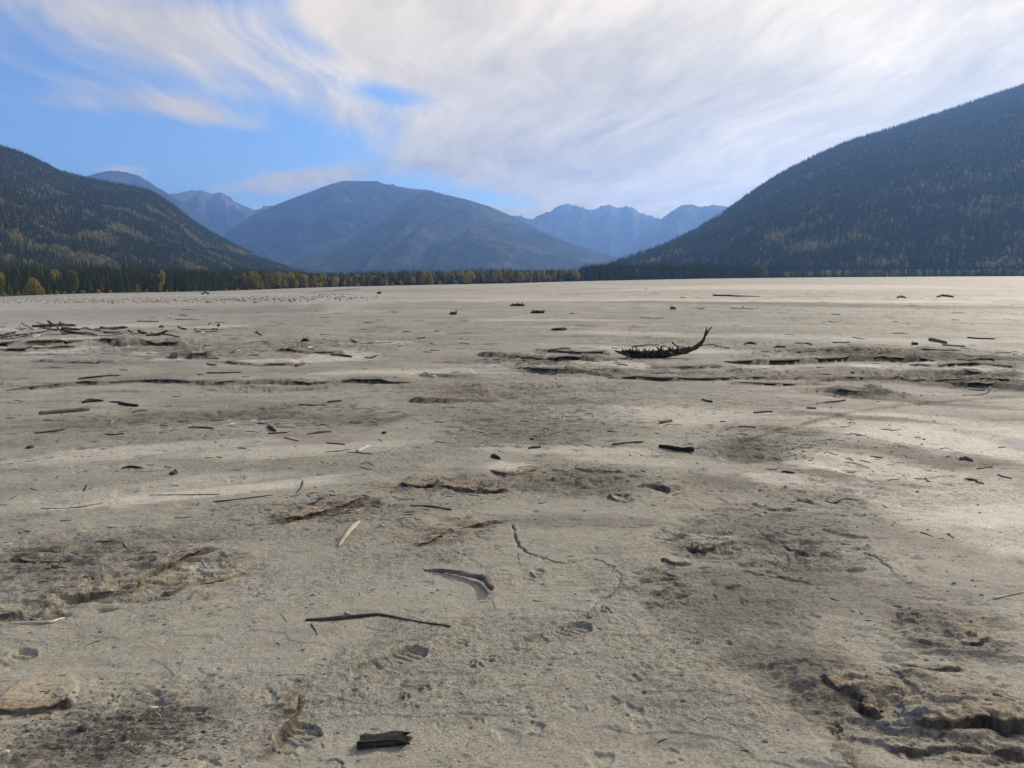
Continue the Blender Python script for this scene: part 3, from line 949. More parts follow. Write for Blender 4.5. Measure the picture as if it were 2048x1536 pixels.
def land_mat(name, dark, mid_, pale, s1, s2, pal_lo, pal_hi, rock=None, bump_d=8.0, fine=0.02):
    m, gg, bs = new_mat(name)
    Pn = gg.n('ShaderNodeTexCoord').outputs['Object']
    n1 = gg.noise(Pn, s1, 6, .62, .4)
    n2 = gg.noise(gg.vop('ADD', Pn, (5000., 900., 100.)), s2, 7, .66, .6)
    n3 = gg.noise(Pn, fine, 4, .7)
    c_ = gg.mix(gg.smooth(n1, .40, .62), dark, mid_)
    c_ = gg.mix(gg.smooth(n2, pal_lo, pal_hi) * gg.smooth(n3, .38, .6), c_, pale)
    if rock is not None:
        sp = gg.n('ShaderNodeSeparateXYZ')
        gg.put(sp.inputs[0], Pn)
        hgt = S(gg, sp.outputs[2]) + (n1 - .5) * rock[1] * 1.2
        c_ = gg.mix(gg.smooth(hgt, rock[1] * .72, rock[1] * 1.0), c_, rock[0])
        if len(rock) > 2:
            c_ = gg.mix(gg.smooth(hgt + (n2 - .5) * rock[1] * .9, rock[1] * .98, rock[1] * 1.12) * gg.smooth(n3, .45, .6), c_, rock[2])
    c_ = gg.mix(gg.smooth(n3, .42, .60, 0.0, 0.7), c_, (.02, .026, .02))
    gg.put(bs.inputs['Base Color'], c_)
    bs.inputs['Roughness'].default_value = 0.95
    bs.inputs['Specular IOR Level'].default_value = 0.05
    bump(gg, bs, n3 * 0.7 + n1 * .6, 0.9, bump_d)
    return m


hill_floor = land_mat('wooded_slope_floor', (.070, .072, .042), (.120, .108, .062), (.26, .205, .12), .004, .003, .60, .70, bump_d=4, fine=.03)
far_wood = land_mat('distant_forest', (.026, .036, .026), (.055, .062, .042), (.26, .235, .165), .0016, .0013, .51, .61, rock=((.12, .115, .09), 1330.), bump_d=45, fine=.022)
far_rock = land_mat('distant_rock', (.035, .042, .032), (.06, .062, .05), (.16, .15, .13), .0012, .0009, .55, .65, rock=((.22, .21, .20), 1450., (.75, .75, .76)), bump_d=40, fine=.006)

RIGHT_SKY = [(1195, 549), (1222, 521), (1260, 509), (1300, 497), (1350, 476), (1400, 450), (1460, 412), (1500, 383), (1560, 344), (1620, 313), (1700, 278), (1800, 248),
             (1900, 216), (1970, 192), (2048, 166), (2150, 135), (2300, 96), (2600, 40), (3000, 0)]
rme, rx_, ry_, rz_, rT = mountain('right_hill', RIGHT_SKY, [(1195, 1500), (1400, 1320), (1600, 1230), (2048, 1260), (3000, 1300)],
                                  [(1195, 1900), (1400, 2700), (1700, 3300), (2048, 3900), (3000, 4300)], 420, 200, -30.0, 0.92, .035, 9.0, 13.0, 7, lean=.9, rw=.035)
link('hill_right', rme, hill_floor, kind='structure')
LEFT_SKY = [(-900, 140), (-500, 190), (-250, 232), (-100, 262), (0, 290), (40, 302), (80, 320), (120, 340), (170, 353), (200, 360), (260, 370), (300, 380), (320, 391), (345, 407),
            (380, 436), (420, 461), (470, 489), (520, 513), (570, 531), (610, 546), (640, 556)]
lme, lx_, ly_, lz_, lT = mountain('left_hill', LEFT_SKY, [(-900, 800), (0, 900), (400, 1200), (640, 1700)], [(-900, 3600), (0, 3500), (300, 3600), (500, 3400), (640, 2600)],
                                  420, 200, -45.0, 1.12, .05, 8.0, 11.0, 23, lean=-1.0, rw=.07)
link('hill_left', lme, hill_floor, kind='structure')
CENTRE_BACK = [(120, 545), (250, 520), (350, 502), (445, 470), (500, 432), (560, 406), (600, 391), (640, 376), (668, 366), (690, 361), (715, 362), (745, 362), (790, 372), (830, 378), (858, 380), (882, 387), (920, 402), (980, 440), (1060, 490), (1150, 530)]
cme = mountain('centre_back', CENTRE_BACK, 6800., [(120, 10500), (690, 11800), (900, 11200), (1150, 9800)], 520, 240, -60.0, 1.0, .07, 11.0, 0, 31, jag=.0008, lean=1.6, rw=.17)[0]
link('mountain_centre', cme, far_wood, kind='structure')
CENTRE_FRONT = [(400, 552), (480, 544), (560, 522), (640, 491), (700, 462), (760, 430), (800, 408), (830, 392), (858, 382), (882, 387), (930, 398), (980, 413), (1030, 435), (1080, 460), (1130, 482), (1180, 498), (1225, 512), (1300, 530), (1420, 547)]
cme = mountain('centre_front', CENTRE_FRONT, 4600., [(400, 6400), (640, 7600), (860, 9400), (1000, 8800), (1200, 7800), (1420, 6600)], 520, 240, -60.0, 1.0, .07, 10.0, 0, 37, jag=.0006, lean=-1.4, rw=.15)[0]
link('mountain_spur_centre', cme, far_wood, kind='structure')
NEARLEFT_SKY = [(-50, 420), (100, 375), (170, 353), (200, 345), (220, 341), (245, 343), (275, 350), (300, 365), (330, 383), (360, 402), (400, 432), (450, 466), (520, 505), (600, 540)]
link('mountain_behind_left_hill', mountain('behind_left', NEARLEFT_SKY, 7500., 11800., 260, 120, -80.0, 1.0, .06, 12.0, 0, 43, jag=.0012, rw=.16)[0], far_wood, kind='structure')
FARLEFT_SKY = [(200, 460), (300, 405), (345, 388), (375, 382), (400, 380), (425, 388), (440, 385), (465, 400), (490, 414), (510, 420), (525, 415), (540, 410), (560, 414), (620, 440), (700, 480)]
link('mountain_range_far_left', mountain('far_left', FARLEFT_SKY, 11500., 15500., 320, 130, -80.0, 1.1, .08, 22.0, 0, 53, jag=.0032, rw=.27)[0], far_rock, kind='structure')
FARRIGHT_SKY = [(900, 470), (980, 440), (1030, 431), (1060, 438), (1095, 426), (1115, 413), (1135, 407), (1160, 415), (1185, 420), (1200, 413), (1215, 410), (1240, 415), (1258, 412), (1280, 425), (1310, 435), (1360, 450), (1420, 470)]
link('mountain_range_far_right', mountain('far_right', FARRIGHT_SKY, 11500., 15500., 320, 130, -80.0, 1.1, .08, 22.0, 0, 63, jag=.0032, rw=.27)[0], far_rock, kind='structure')
FARRIGHT2_SKY = [(1180, 535), (1240, 502), (1280, 470), (1320, 440), (1345, 421), (1365, 410), (1382, 408), (1400, 414), (1425, 410), (1450, 412), (1500, 424), (1600, 450), (1750, 480)]
link('mountain_far_right_front', mountain('far_right2', FARRIGHT2_SKY, 9500., 12800., 320, 130, -80.0, 1.05, .07, 16.0, 0, 73, jag=.0018, rw=.2)[0], far_wood, kind='structure')


# ------------------------------------------------------------------ trees
def leaf_mat(name, c1, c2, c3, amount=0.35):
    m, gg, bs = new_mat(name)
    oi = gg.n('ShaderNodeObjectInfo')
    Pn = gg.n('ShaderNodeTexCoord').outputs['Object']
    n1 = gg.noise(Pn, 0.9, 3, .6)
    c_ = gg.mix(S(gg, oi.outputs['Random']), c1, c2)
    c_ = gg.mix(gg.smooth(n1, .4, .68), c_, c3)
    gg.put(bs.inputs['Base Color'], c_)
    bs.inputs['Roughness'].default_value = 0.8
    bs.inputs['Specular IOR Level'].default_value = 0.12
    tr = gg.n('ShaderNodeBsdfTranslucent')
    gg.put(tr.inputs[0], c_)
    mx = gg.n('ShaderNodeMixShader')
    mx.inputs[0].default_value = amount
    out = [n for n in m.node_tree.nodes if n.type == 'OUTPUT_MATERIAL'][0]
    m.node_tree.links.new(bs.outputs[0], mx.inputs[1])
    m.node_tree.links.new(tr.outputs[0], mx.inputs[2])
    m.node_tree.links.new(mx.outputs[0], out.inputs[0])
    return m


M_CON = leaf_mat('conifer_needles', (.050, .072, .046), (.084, .104, .060), (.110, .118, .064), .28)
M_YEL = leaf_mat('autumn_leaves', (.33, .275, .075), (.24, .22, .07), (.40, .31, .09), .45)
M_GRN = leaf_mat('late_green_leaves', (.115, .130, .045), (.165, .155, .050), (.20, .175, .055), .4)
M_ORA = leaf_mat('orange_leaves', (.22, .12, .035), (.25, .15, .04), (.20, .13, .05), .35)
M_PALE = leaf_mat('pale_autumn_crown', (.30, .27, .16), (.37, .32, .17), (.26, .25, .18), .4)
bark, gg, bs = new_mat('tree_bark')
gg.put(bs.inputs['Base Color'], gg.mix(gg.noise(gg.n('ShaderNodeTexCoord').outputs['Object'], 4, 4, .6), (.06, .05, .04), (.16, .14, .115)))
bs.inputs['Roughness'].default_value = .95


def mesh_from(name, V, Fc, mat=None, smooth=False):
    me = bpy.data.meshes.new(name)
    me.from_pydata(V, [], Fc)
    if smooth:
        me.polygons.foreach_set('use_smooth', np.ones(len(Fc), dtype=bool))
    if mat:
        me.materials.append(mat)
    me.update()
    return me


def tube_geo(pts, rad, sides=6, cap=True, seed=0, rough=0.0, squash=1.0):
    """tapered tube along points; returns verts, faces, and straightened coordinates for the grain"""
    rg = random.Random(seed)
    V, Fc, W = [], [], []
    n = len(pts)
    P_ = [Vector(p) for p in pts]
    s = 0.0
    prev = None
    for i in range(n):
        tdir = (P_[min(i + 1, n - 1)] - P_[max(i - 1, 0)])
        tdir = tdir.normalized() if tdir.length > 1e-9 else Vector((1, 0, 0))
        up = Vector((0, 0, 1)) if abs(tdir.z) < .9 else Vector((0, 1, 0))
        sx = tdir.cross(up).normalized()
        sy = sx.cross(tdir).normalized()
        if i:
            s += (P_[i] - P_[i - 1]).length
        for k in range(sides):
            th = 2 * math.pi * k / sides
            q = rad[i] * (1 + rough * rg.uniform(-1, 1))
            V.append(tuple(P_[i] + sx * math.cos(th) * q + sy * math.sin(th) * q * squash))
            W.append((s, math.cos(th) * rad[i], math.sin(th) * rad[i]))
        if i:
            b, a_ = i * sides, (i - 1) * sides
            for k in range(sides):
                k2 = (k + 1) % sides
                Fc.append((a_ + k, a_ + k2, b + k2, b + k))
    if cap:
        Fc.append(tuple(range(sides - 1, -1, -1)))
        Fc.append(tuple((n - 1) * sides + k for k in range(sides)))
    return V, Fc, W


def join_geo(parts):
    V, Fc = [], []
    for v, f in parts:
        o = len(V)
        V += v
        Fc += [tuple(i + o for i in q) for q in f]
    return V, Fc


def conifer_crown(h_, rad, tiers, pts_, seed, droop=.28, gap=.12):
    rg = random.Random(seed)
    V, Fc = [], []
    for k in range(tiers):
        t = k / (tiers - 1)
        z0 = h_ * (gap + (1 - gap) * t * .93)
        rr0 = rad * (1 - t) ** .85 * rg.uniform(.82, 1.12) + rad * .05
        o = len(V)
        V.append((0, 0, z0 + h_ * (1 - gap) / tiers * 1.55))
        m_ = pts_ * 2
        off = rg.random() * 6
        for j in range(m_):
            a = off + 2 * math.pi * j / m_
            q = rr0 * (rg.uniform(.82, 1.15) if j % 2 == 0 else rg.uniform(.38, .58))
            V.append((math.cos(a) * q, math.sin(a) * q, z0 - (droop * q if j % 2 == 0 else -droop * .3 * q)))
        for j in range(m_):
            Fc.append((o, o + 1 + j, o + 1 + (j + 1) % m_))
    return V, Fc


def trunk_geo(h_, r0, seed, lean=.02):
    rg = random.Random(seed)
    pts = [(lean * h_ * t * rg.uniform(.5, 1), lean * h_ * t * rg.uniform(-1, 1), h_ * t) for t in (0, .3, .65, 1)]
    v, f, _ = tube_geo(pts, [r0, r0 * .78, r0 * .45, r0 * .1], 6)
    return v, f


def leafy(blobs, n, size, seed):
    """leaf clumps: many small bent faces through the volume of a few overlapping lobes"""
    rg = random.Random(seed)
    V, Fc = [], []
    tot = sum(b[3] * b[3] * b[4] for b in blobs)
    for (bx_, by_, bz_, br, bh) in blobs:
        for _ in range(int(n * br * br * bh / tot)):
            while True:
                p = Vector((rg.uniform(-1, 1), rg.uniform(-1, 1), rg.uniform(-1, 1)))
                if .25 < p.length < 1:
                    break
            p = p * (p.length ** -.45)
            q = Vector((bx_ + p.x * br, by_ + p.y * br, bz_ + p.z * bh))
            d1 = Vector((rg.gauss(0, 1), rg.gauss(0, 1), rg.gauss(0, .7))).normalized()
            d2 = d1.cross(Vector((rg.gauss(0, 1), rg.gauss(0, 1), rg.gauss(0, 1)))).normalized()
            s_ = size * rg.uniform(.6, 1.3)
            o = len(V)
            V += [tuple(q + d1 * s_), tuple(q + d2 * s_ * .7), tuple(q - d1 * s_ * .8), tuple(q - d2 * s_ * .75 + Vector((0, 0, .2 * s_)))]
            Fc += [(o, o + 1, o + 2), (o, o + 2, o + 3)]
    return V, Fc


def limbs(blobs, h_, r0, seed):
    rg = random.Random(seed)
    parts = [trunk_geo(h_ * .8, r0, seed)]
    for (bx_, by_, bz_, br, bh) in blobs:
        z0 = max(h_ * .12, min(bz_ - bh * .7, h_ * .5))
        v, f, _ = tube_geo([(0, 0, z0), (bx_ * .5, by_ * .5, (z0 + bz_) * .5 + .1), (bx_, by_, bz_)], [r0 * .5, r0 * .35, r0 * .12], 5)
        parts.append((v, f))
    return join_geo(parts)


CON = []
for i in range(5):
    hh = 16.0
    cv, cf = conifer_crown(hh, 2.3 + .35 * (i % 3), 10, 8, 100 + i, gap=.06)
    CON.append((mesh_from('conifer_crown', cv, cf, M_CON), mesh_from('conifer_trunk', *trunk_geo(hh * .9, .22, 200 + i), bark)))
DEC = {}


def dec_kind(key, blobs, n, size, mat, h_, r0, seed):
    DEC[key] = (mesh_from('leaf_crown', *leafy(blobs, n, size, seed), mat), mesh_from('leafy_trunk', *limbs(blobs, h_, r0, seed), bark))


# unit trees about 10 m tall, scaled in place
def rnd_blobs(seed, w, h_, k, low=.25):
    rg = random.Random(seed)
    out = [(0, 0, h_ * .72, w * .55, h_ * .26)]
    for _ in range(k):
        t = rg.random()
        z = h_ * (low + .55 * t)
        s_ = w * (.75 - .45 * t)
        a = rg.random() * 6.28
        out.append((math.cos(a) * s_, math.sin(a) * s_, z, w * rg.uniform(.32, .5), h_ * rg.uniform(.12, .2)))
    return out


for s_ in range(3):
    dec_kind(('yellow', s_), rnd_blobs(300 + s_, 3.2, 10, 9), 620, .36, M_YEL, 10, .22, 310 + s_)
    dec_kind(('green', s_), rnd_blobs(320 + s_, 3.0, 10, 9), 620, .36, M_GRN, 10, .22, 330 + s_)
    dec_kind(('tall', s_), rnd_blobs(340 + s_, 1.7, 10, 9, .2), 560, .34, M_YEL, 10, .2, 350 + s_)
    dec_kind(('bush', s_), rnd_blobs(360 + s_, 5.5, 10, 9, .10), 420, .75, M_YEL, 8, .25, 370 + s_)
    dec_kind(('orange', s_), rnd_blobs(380 + s_, 5.0, 10, 9, .12), 420, .70, M_ORA, 8, .25, 390 + s_)
# the big many-stemmed cottonwood on the left: a ring of leaning columns
big = [(0, 0, 7.2, 2.3, 2.4), (-2.2, .3, 4.6, 1.8, 2.6), (2.3, -.3, 4.2, 1.7, 2.8), (-3.6, 0, 2.4, 1.5, 2.0), (3.9, .4, 2.6, 1.4, 2.2), (.6, -1.6, 4.2, 1.9, 3.0),
       (-1.0, 1.6, 5.4, 1.8, 2.6), (1.6, 1.2, 6.4, 1.6, 2.0), (-4.6, .2, 1.4, 1.0, 1.2), (4.9, 0, 1.6, .9, 1.3), (-1.2, -1.4, 2.2, 1.6, 1.8), (2.2, -1.4, 2.0, 1.5, 1.7)]
dec_kind('big', big, 1700, .36, M_YEL, 10, .35, 401)


def tree(name, meshes, px, py, sc, label, cat, group, sx=1.0, rot=None, sink=0.15):
    e = bpy.data.objects.new(name, None)
    col.objects.link(e)
    e.empty_display_size = .5
    e.location = (px, py, ground_z(px, py) - sink)
    e.rotation_euler = (0, 0, random.uniform(0, 6.28) if rot is None else rot)
    e.scale = (sc * sx, sc * sx, sc)
    e['label'], e['category'] = label, cat
    if group:
        e['group'] = group
    link('crown', meshes[0], parent=e)
    link('trunk', meshes[1], parent=e)
    return e


def ray_at(u, dist):
    d = pix_dir(u, 560)
    hh = math.hypot(d.x, d.y)
    return d.x / hh * dist, d.y / hh * dist


def tree_px(kind, u, vtop, vbase, label, group=None, wide=1.0, name='cottonwood_tree', cat='tree', dr=-14, native=10.0, rot=None, mult=1.0):
    """a tree at a column whose crown reaches the given row; stands just in front of the wood"""
    a_ = math.atan((u - 1024) / F)
    dist = float(rim_r(a_)) * mult + dr
    px, py = ray_at(u, dist)
    zb_ = ground_z(px, py)
    d = pix_dir(u, vtop)
    ztop = CAM_H + dist * d.z / math.hypot(d.x, d.y)
    return tree(name, DEC[kind], px, py, max((ztop - zb_) / native, .1), label, cat, group, wide, rot)


tree_px('big', 65, 553, 590, 'big many-stemmed yellow cottonwood standing apart on the bank', native=9.8, wide=.92, dr=-30, rot=.4)
SPEC = [('yellow', 672, 551, 'broad yellow cottonwood before the dark wood, beside a smaller companion', 1.0), ('yellow', 689, 558, 'smaller yellow cottonwood at the side of a broader one', .9),
        ('bush', 773, 559, 'bright yellow pointed shrub on the rim of the flat', .55), ('yellow', 801, 558, 'low round golden tree between a pointed shrub and a taller yellow tree', 1.1),
        ('yellow', 826, 551, 'rounded golden tree, second in height of the yellow trees mid rim', 1.0), ('tall', 859, 540, 'tall narrow yellow poplar rising to the top of the wood', 1.5),
        ('yellow', 941, 540, 'wide cone-shaped ochre cottonwood, broadest of the wood', 1.35), ('green', 982, 537, 'large green broadleaf tree next to the ochre cottonwood', 1.2),
        ('green', 842, 538, 'large olive broadleaf tree with a domed top behind the poplar', 1.35), ('tall', 1040, 541, 'narrow pale yellow poplar behind the orange bush', 1.2),
        ('green', 1526, 531, 'rounded green broadleaf tree where the dark conifer row ends', 1.5), ('bush', 1575, 547, 'small bright yellow bush at the end of the conifer row', .5),
        ('tall', 274, 566, 'slim tan poplar among low bank shrubs', 1.0), ('orange', 20, 582, 'low orange shrub on the bank beside the big cottonwood', .8)]
for i, (k, u, vt, lab, wd) in enumerate(SPEC):
    nm = {'bush': 'autumn_shrub', 'orange': 'autumn_shrub', 'tall': 'poplar_tree'}.get(k, 'cottonwood_tree')
    tree_px((k, i % 3), u, vt, 0, lab, None, wd, nm, 'shrub' if 'shrub' in nm else 'tree', dr=(-6 if k == 'green' else -16))
tree_px(('orange', 1), 1042, 557, 0, 'small orange bush around a dark snag on the rim', None, .9, 'autumn_shrub', 'shrub', dr=-25)
for i, (u, vt) in enumerate([(6, 584), (34, 584), (112, 581), (127, 582), (146, 579), (163, 580), (195, 577), (218, 579), (230, 580), (245, 581), (292, 577), (310, 580), (332, 578), (352, 579),
                             (386, 579), (436, 578), (452, 577), (474, 575), (500, 573), (525, 572), (560, 569), (590, 569), (612, 567), (640, 566), (715, 565), (740, 566), (785, 564), (880, 561), (910, 560), (1080, 558), (1120, 557)]):
    tree_px((random.choice(['bush', 'bush', 'bush', 'orange']), i % 3), u, vt + random.uniform(-1, 1), 0, 'low yellowing shrub in the broken row along the foot of the wood', 'shrubs along the foot of the wood',
            random.uniform(.8, 1.3), 'bank_shrub', 'shrub', dr=random.uniform(-22, -8))

# the front of the wood, tree by tree
TOPS_U = [-100, 0, 100, 200, 300, 400, 500, 600, 640, 700, 800, 900, 1000, 1100, 1155, 1165, 1220, 1300, 1400, 1480, 1560, 1600]
TOPS_V = [534, 535, 536, 538, 539, 541, 542, 543, 546, 545, 542, 541, 538, 539, 538, 532, 527, 528, 529, 530, 532, 538]
rg = random.Random(77)
n_con = 0
u = -40.0
while u < 1580:
    con_share = 1.0 if u > 1160 else (.96 if u < 480 else .30)
    a_ = math.atan((u - 1024) / F)
    dist = float(rim_r(a_)) + rg.uniform(0, 26)
    px, py = ray_at(u, dist)
    vt = np.interp(u, TOPS_U, TOPS_V) + rg.uniform(-3, 10)
    d = pix_dir(u, vt)
    hgt = CAM_H + dist * d.z / math.hypot(d.x, d.y) - ground_z(px, py)
    if rg.random() < con_share:
        tree('spruce_tree', CON[rg.randrange(5)], px, py, hgt / 16.0, *(('dark conifer in the even row before the foot of the right hill', 'tree', 'conifers before the right hill') if u > 1155 else (('dark conifer in the front of the wood below the left hill', 'tree', 'conifers below the left hill') if u < 480 else ('dark conifer standing among the yellowing broadleaf trees of the wood', 'tree', 'conifers among the broadleaf trees'))), rg.uniform(.8, 1.15))
        n_con += 1
    else:
        kd = rg.choice(['green', 'green', 'yellow', 'tall'])
        tree('broadleaf_tree', DEC[(kd, rg.randrange(3))], px, py, hgt / 9.8, {'green': 'olive green broadleaf tree in the mixed front of the wood', 'yellow': 'golden broad-crowned tree in the mixed front of the wood', 'tall': 'golden narrow-crowned tree in the mixed front of the wood'}[kd], 'tree',
             'broadleaf trees mixed into the wood', rg.uniform(.9, 1.3))
    u += rg.uniform(4.2, 7.2)


# ------------------------------------------------------------------ woods as a mass (instances on points)
def lowpoly_conifer(seed):
    return conifer_crown(1.0, .15, 5, 4, seed, .3, .04)


def forest(name, P_, scl, var, sources, label, cat='forest'):
    me = bpy.data.meshes.new(name)
    me.vertices.add(len(P_))
    me.vertices.foreach_set('co', np.asarray(P_, np.float32).ravel())
    for nm, arr in (('scl', scl), ('spin', np.random.RandomState(3).rand(len(P_)) * 6.28)):
        at_ = me.attributes.new(nm, 'FLOAT', 'POINT')
        at_.data.foreach_set('value', np.asarray(arr, np.float32))
    at_ = me.attributes.new('kindno', 'INT', 'POINT')
    at_.data.foreach_set('value', np.asarray(var, np.int32))
    me.update()
    o = link(name, me, kind='stuff', label=label, category=cat)
    ng = bpy.data.node_groups.new(name, 'GeometryNodeTree')
    ng.interface.new_socket('Geometry', in_out='INPUT', socket_type='NodeSocketGeometry')
    ng.interface.new_socket('Geometry', in_out='OUTPUT', socket_type='NodeSocketGeometry')
    N = ng.nodes.new
    gi, go, jn = N('NodeGroupInput'), N('NodeGroupOutput'), N('GeometryNodeJoinGeometry')
    L_ = ng.links.new
    a1 = N('GeometryNodeInputNamedAttribute'); a1.data_type = 'FLOAT'; a1.inputs[0].default_value = 'scl'
    a2 = N('GeometryNodeInputNamedAttribute'); a2.data_type = 'FLOAT'; a2.inputs[0].default_value = 'spin'
    a3 = N('GeometryNodeInputNamedAttribute'); a3.data_type = 'INT'; a3.inputs[0].default_value = 'kindno'
    cx = N('ShaderNodeCombineXYZ')
    L_(a2.outputs[0], cx.inputs[2])
    for i, so in enumerate(sources):
        cmpn = N('FunctionNodeCompare'); cmpn.data_type = 'INT'; cmpn.operation = 'EQUAL'
        L_(a3.outputs[0], cmpn.inputs[2])
        cmpn.inputs[3].default_value = i
        oi = N('GeometryNodeObjectInfo'); oi.inputs[0].default_value = so
        oi.inputs['As Instance'].default_value = True
        ip = N('GeometryNodeInstanceOnPoints')
        L_(gi.outputs[0], ip.inputs['Points'])
        L_(cmpn.outputs[0], ip.inputs['Selection'])
        L_(oi.outputs['Geometry'], ip.inputs['Instance'])
        L_(cx.outputs[0], ip.inputs['Rotation'])
        L_(a1.outputs[0], ip.inputs['Scale'])
        L_(ip.outputs[0], jn.inputs[0])
    L_(jn.outputs[0], go.inputs[0])
    md = o.modifiers.new('trees', 'NODES')
    md.node_group = ng
    return o


# five trees of the valley wood, each copied through the woods
SRC = []


def wood_tree(name, geo, mat, u_, dd_, sc_, label):
    o_ = link(name, mesh_from(name, *geo, mat), label=label, category='tree')
    px_, py_ = ray_at(u_, float(rim_r(math.atan((u_ - 1024) / F))) + dd_)
    o_.location = (px_, py_, ground_z(px_, py_) - .2)
    o_.scale = (sc_, sc_, sc_)
    SRC.append(o_)


for i in range(3):
    wood_tree('wood_conifer', lowpoly_conifer(500 + i), M_CON, (250, 1230, 1420)[i], 30, (19, 17, 16)[i], ('conifer topping the wood behind the low bank shrubs', 'conifer standing a little above the dark row at the hill foot', 'slender conifer in the dark row before the right hill')[i])
for i, (mt, sd) in enumerate(((M_PALE, 510), (M_GRN, 511))):
    bl = [(0, 0, .62, .24, .30), (.10, .05, .40, .22, .22), (-.12, -.04, .42, .2, .22)]
    wood_tree('wood_broadleaf', leafy(bl, 46, .10, sd), mt, (620, 730)[i], 24, 14, ('pale tan broadleaf crown inside the mixed wood', 'olive broadleaf crown inside the mixed wood near the broad cottonwood')[i])


def scatter(xs, ys, zs, n, seed, lo=.02, hi=1.06):
    """random points on a slope grid, even by area"""
    rs_ = np.random.RandomState(seed)
    nt_, na_ = xs.shape
    ai = (xs[1:, :-1] - xs[:-1, :-1]) * (ys[:-1, 1:] - ys[:-1, :-1]) - (ys[1:, :-1] - ys[:-1, :-1]) * (xs[:-1, 1:] - xs[:-1, :-1])
    w_ = np.abs(ai).ravel()
    w_ /= w_.sum()
    idx = rs_.choice(len(w_), n, p=w_)
    i, j = idx // (na_ - 1), idx % (na_ - 1)
    u_, v_ = rs_.rand(n), rs_.rand(n)

    def bil(q):
        return (q[i, j] * (1 - u_) + q[i + 1, j] * u_) * (1 - v_) + (q[i, j + 1] * (1 - u_) + q[i + 1, j + 1] * u_) * v_
    return np.stack([bil(xs), bil(ys), bil(zs) - .3], 1), rs_


def hill_forest(name, xs, ys, zs, T, amax, n, seed, label, yel):
    rowmax = int(np.searchsorted(T[:, 0], 1.10))
    a_ = np.arctan2(xs[0], ys[0])
    keep = (a_ > amax[0]) & (a_ < amax[1])
    xs, ys, zs = xs[:rowmax, keep], ys[:rowmax, keep], zs[:rowmax, keep]
    P_, rs_ = scatter(xs, ys, zs, n, seed)
    dist = np.hypot(P_[:, 0], P_[:, 1])
    thin = fbm(P_[:, 0] / 160, P_[:, 1] / 160, 4, seed)
    low = np.clip(1 - P_[:, 2] / 420, 0, 1)
    var = rs_.randint(0, 3, len(P_))
    pick = rs_.rand(len(P_))
    pale = pick < yel * (0.10 + 2.2 * sstep(thin, .05, .40) * low ** 1.2 + .25 * sstep(fbm(P_[:, 0] / 50, P_[:, 1] / 50, 2, seed + 9), .2, .4))
    var = np.where(pale, np.where(rs_.rand(len(P_)) < .60, 3, 4), var)
    scl = np.where(pale, rs_.uniform(6, 12, len(P_)), 6 + 13 * rs_.rand(len(P_)) ** .9)
    keep2 = rs_.rand(len(P_)) > .55 * sstep(-thin, .22, .42)
    return forest(name, P_[keep2], scl[keep2], var[keep2], SRC, label)


hill_forest('forest_right_hill', rx_, ry_, rz_, rT, (R(2), R(44)), 105000, 601, 'dark conifer forest flecked with yellow covering the steep right hill', .5)
hill_forest('forest_left_hill', lx_, ly_, lz_, lT, (R(-44), R(-8)), 88000, 602, 'conifer forest with olive and tan stands covering the left hill', 1.0)
# the valley wood behind its first row
rs_ = np.random.RandomState(604)
n = 16000
ua = rs_.uniform(-250, 1600, n)
aa_ = np.arctan((ua - 1024) / F)
base_r = rim_r(aa_)
depth = np.where(ua < 600, 420, np.where(ua < 1160, 260, 300))
dd = base_r + 24 + depth * rs_.rand(n) ** 1.2
PX, PY = dd * np.sin(aa_), dd * np.cos(aa_)
PZ = base_z(PX, PY) - .2
hmax = (CAM_H + base_r * (548.0 + 0 - np.interp(ua, TOPS_U, TOPS_V)) / F) - PZ
hmax = np.clip(hmax, 6, 24) * rs_.uniform(.72, 1.06, n)
isd = rs_.rand(n) < np.where(ua < 560, .06, np.where(ua < 1160, .45, .02))
var = np.where(isd, np.where(rs_.rand(n) < .35, 3, 4), rs_.randint(0, 3, n))
forest('forest_valley', np.stack([PX, PY, PZ], 1), np.where(isd, hmax * .85, hmax), var, SRC, 'mixed wood of conifers and yellowing broadleaf trees behind the mudflat rim')
# strip of wood at the foot of the right hill
n = 5200
ua = rs_.uniform(1540, 2500, n)
aa_ = np.arctan((ua - 1024) / F)
dd = rim_r(aa_) * rs_.uniform(1.005, 1.17, n)
PX, PY = dd * np.sin(aa_), dd * np.cos(aa_)
PZ = base_z(PX, PY) - .2
isd = rs_.rand(n) < .34
forest('forest_hill_foot', np.stack([PX, PY, PZ], 1), np.where(isd, rs_.uniform(6, 11, n), rs_.uniform(8, 15, n)), np.where(isd, np.where(rs_.rand(n) < .4, 3, 4), rs_.randint(0, 3, n)), SRC,
       'narrow belt of wood along the foot of the right hill')

# ------------------------------------------------------------------ air
hm, gg, bs = new_mat('valley_haze')
hm.node_tree.nodes.clear()
pv = gg.n('ShaderNodeVolumePrincipled')
pv.inputs['Color'].default_value = (0.25, 0.48, 1.0, 1)
pv.inputs['Density'].default_value = 8.8e-5
pv.inputs['Anisotropy'].default_value = 0.45
ho = gg.n('ShaderNodeOutputMaterial')
hm.node_tree.links.new(pv.outputs[0], ho.inputs['Volume'])
bx0, bx1, by0, by1, bz0, bz1 = -18200, 18200, -18200, 18200, -140, 1880
hv = [(a_, b_, c_) for c_ in (bz0, bz1) for b_ in (by0, by1) for a_ in (bx0, bx1)]
hf = [(0, 2, 3, 1), (4, 5, 7, 6), (0, 1, 5, 4), (2, 6, 7, 3), (0, 4, 6, 2), (1, 3, 7, 5)]
link('haze', mesh_from('haze', hv, hf, hm), kind='stuff', label='thin blue autumn haze filling the valley', category='haze')

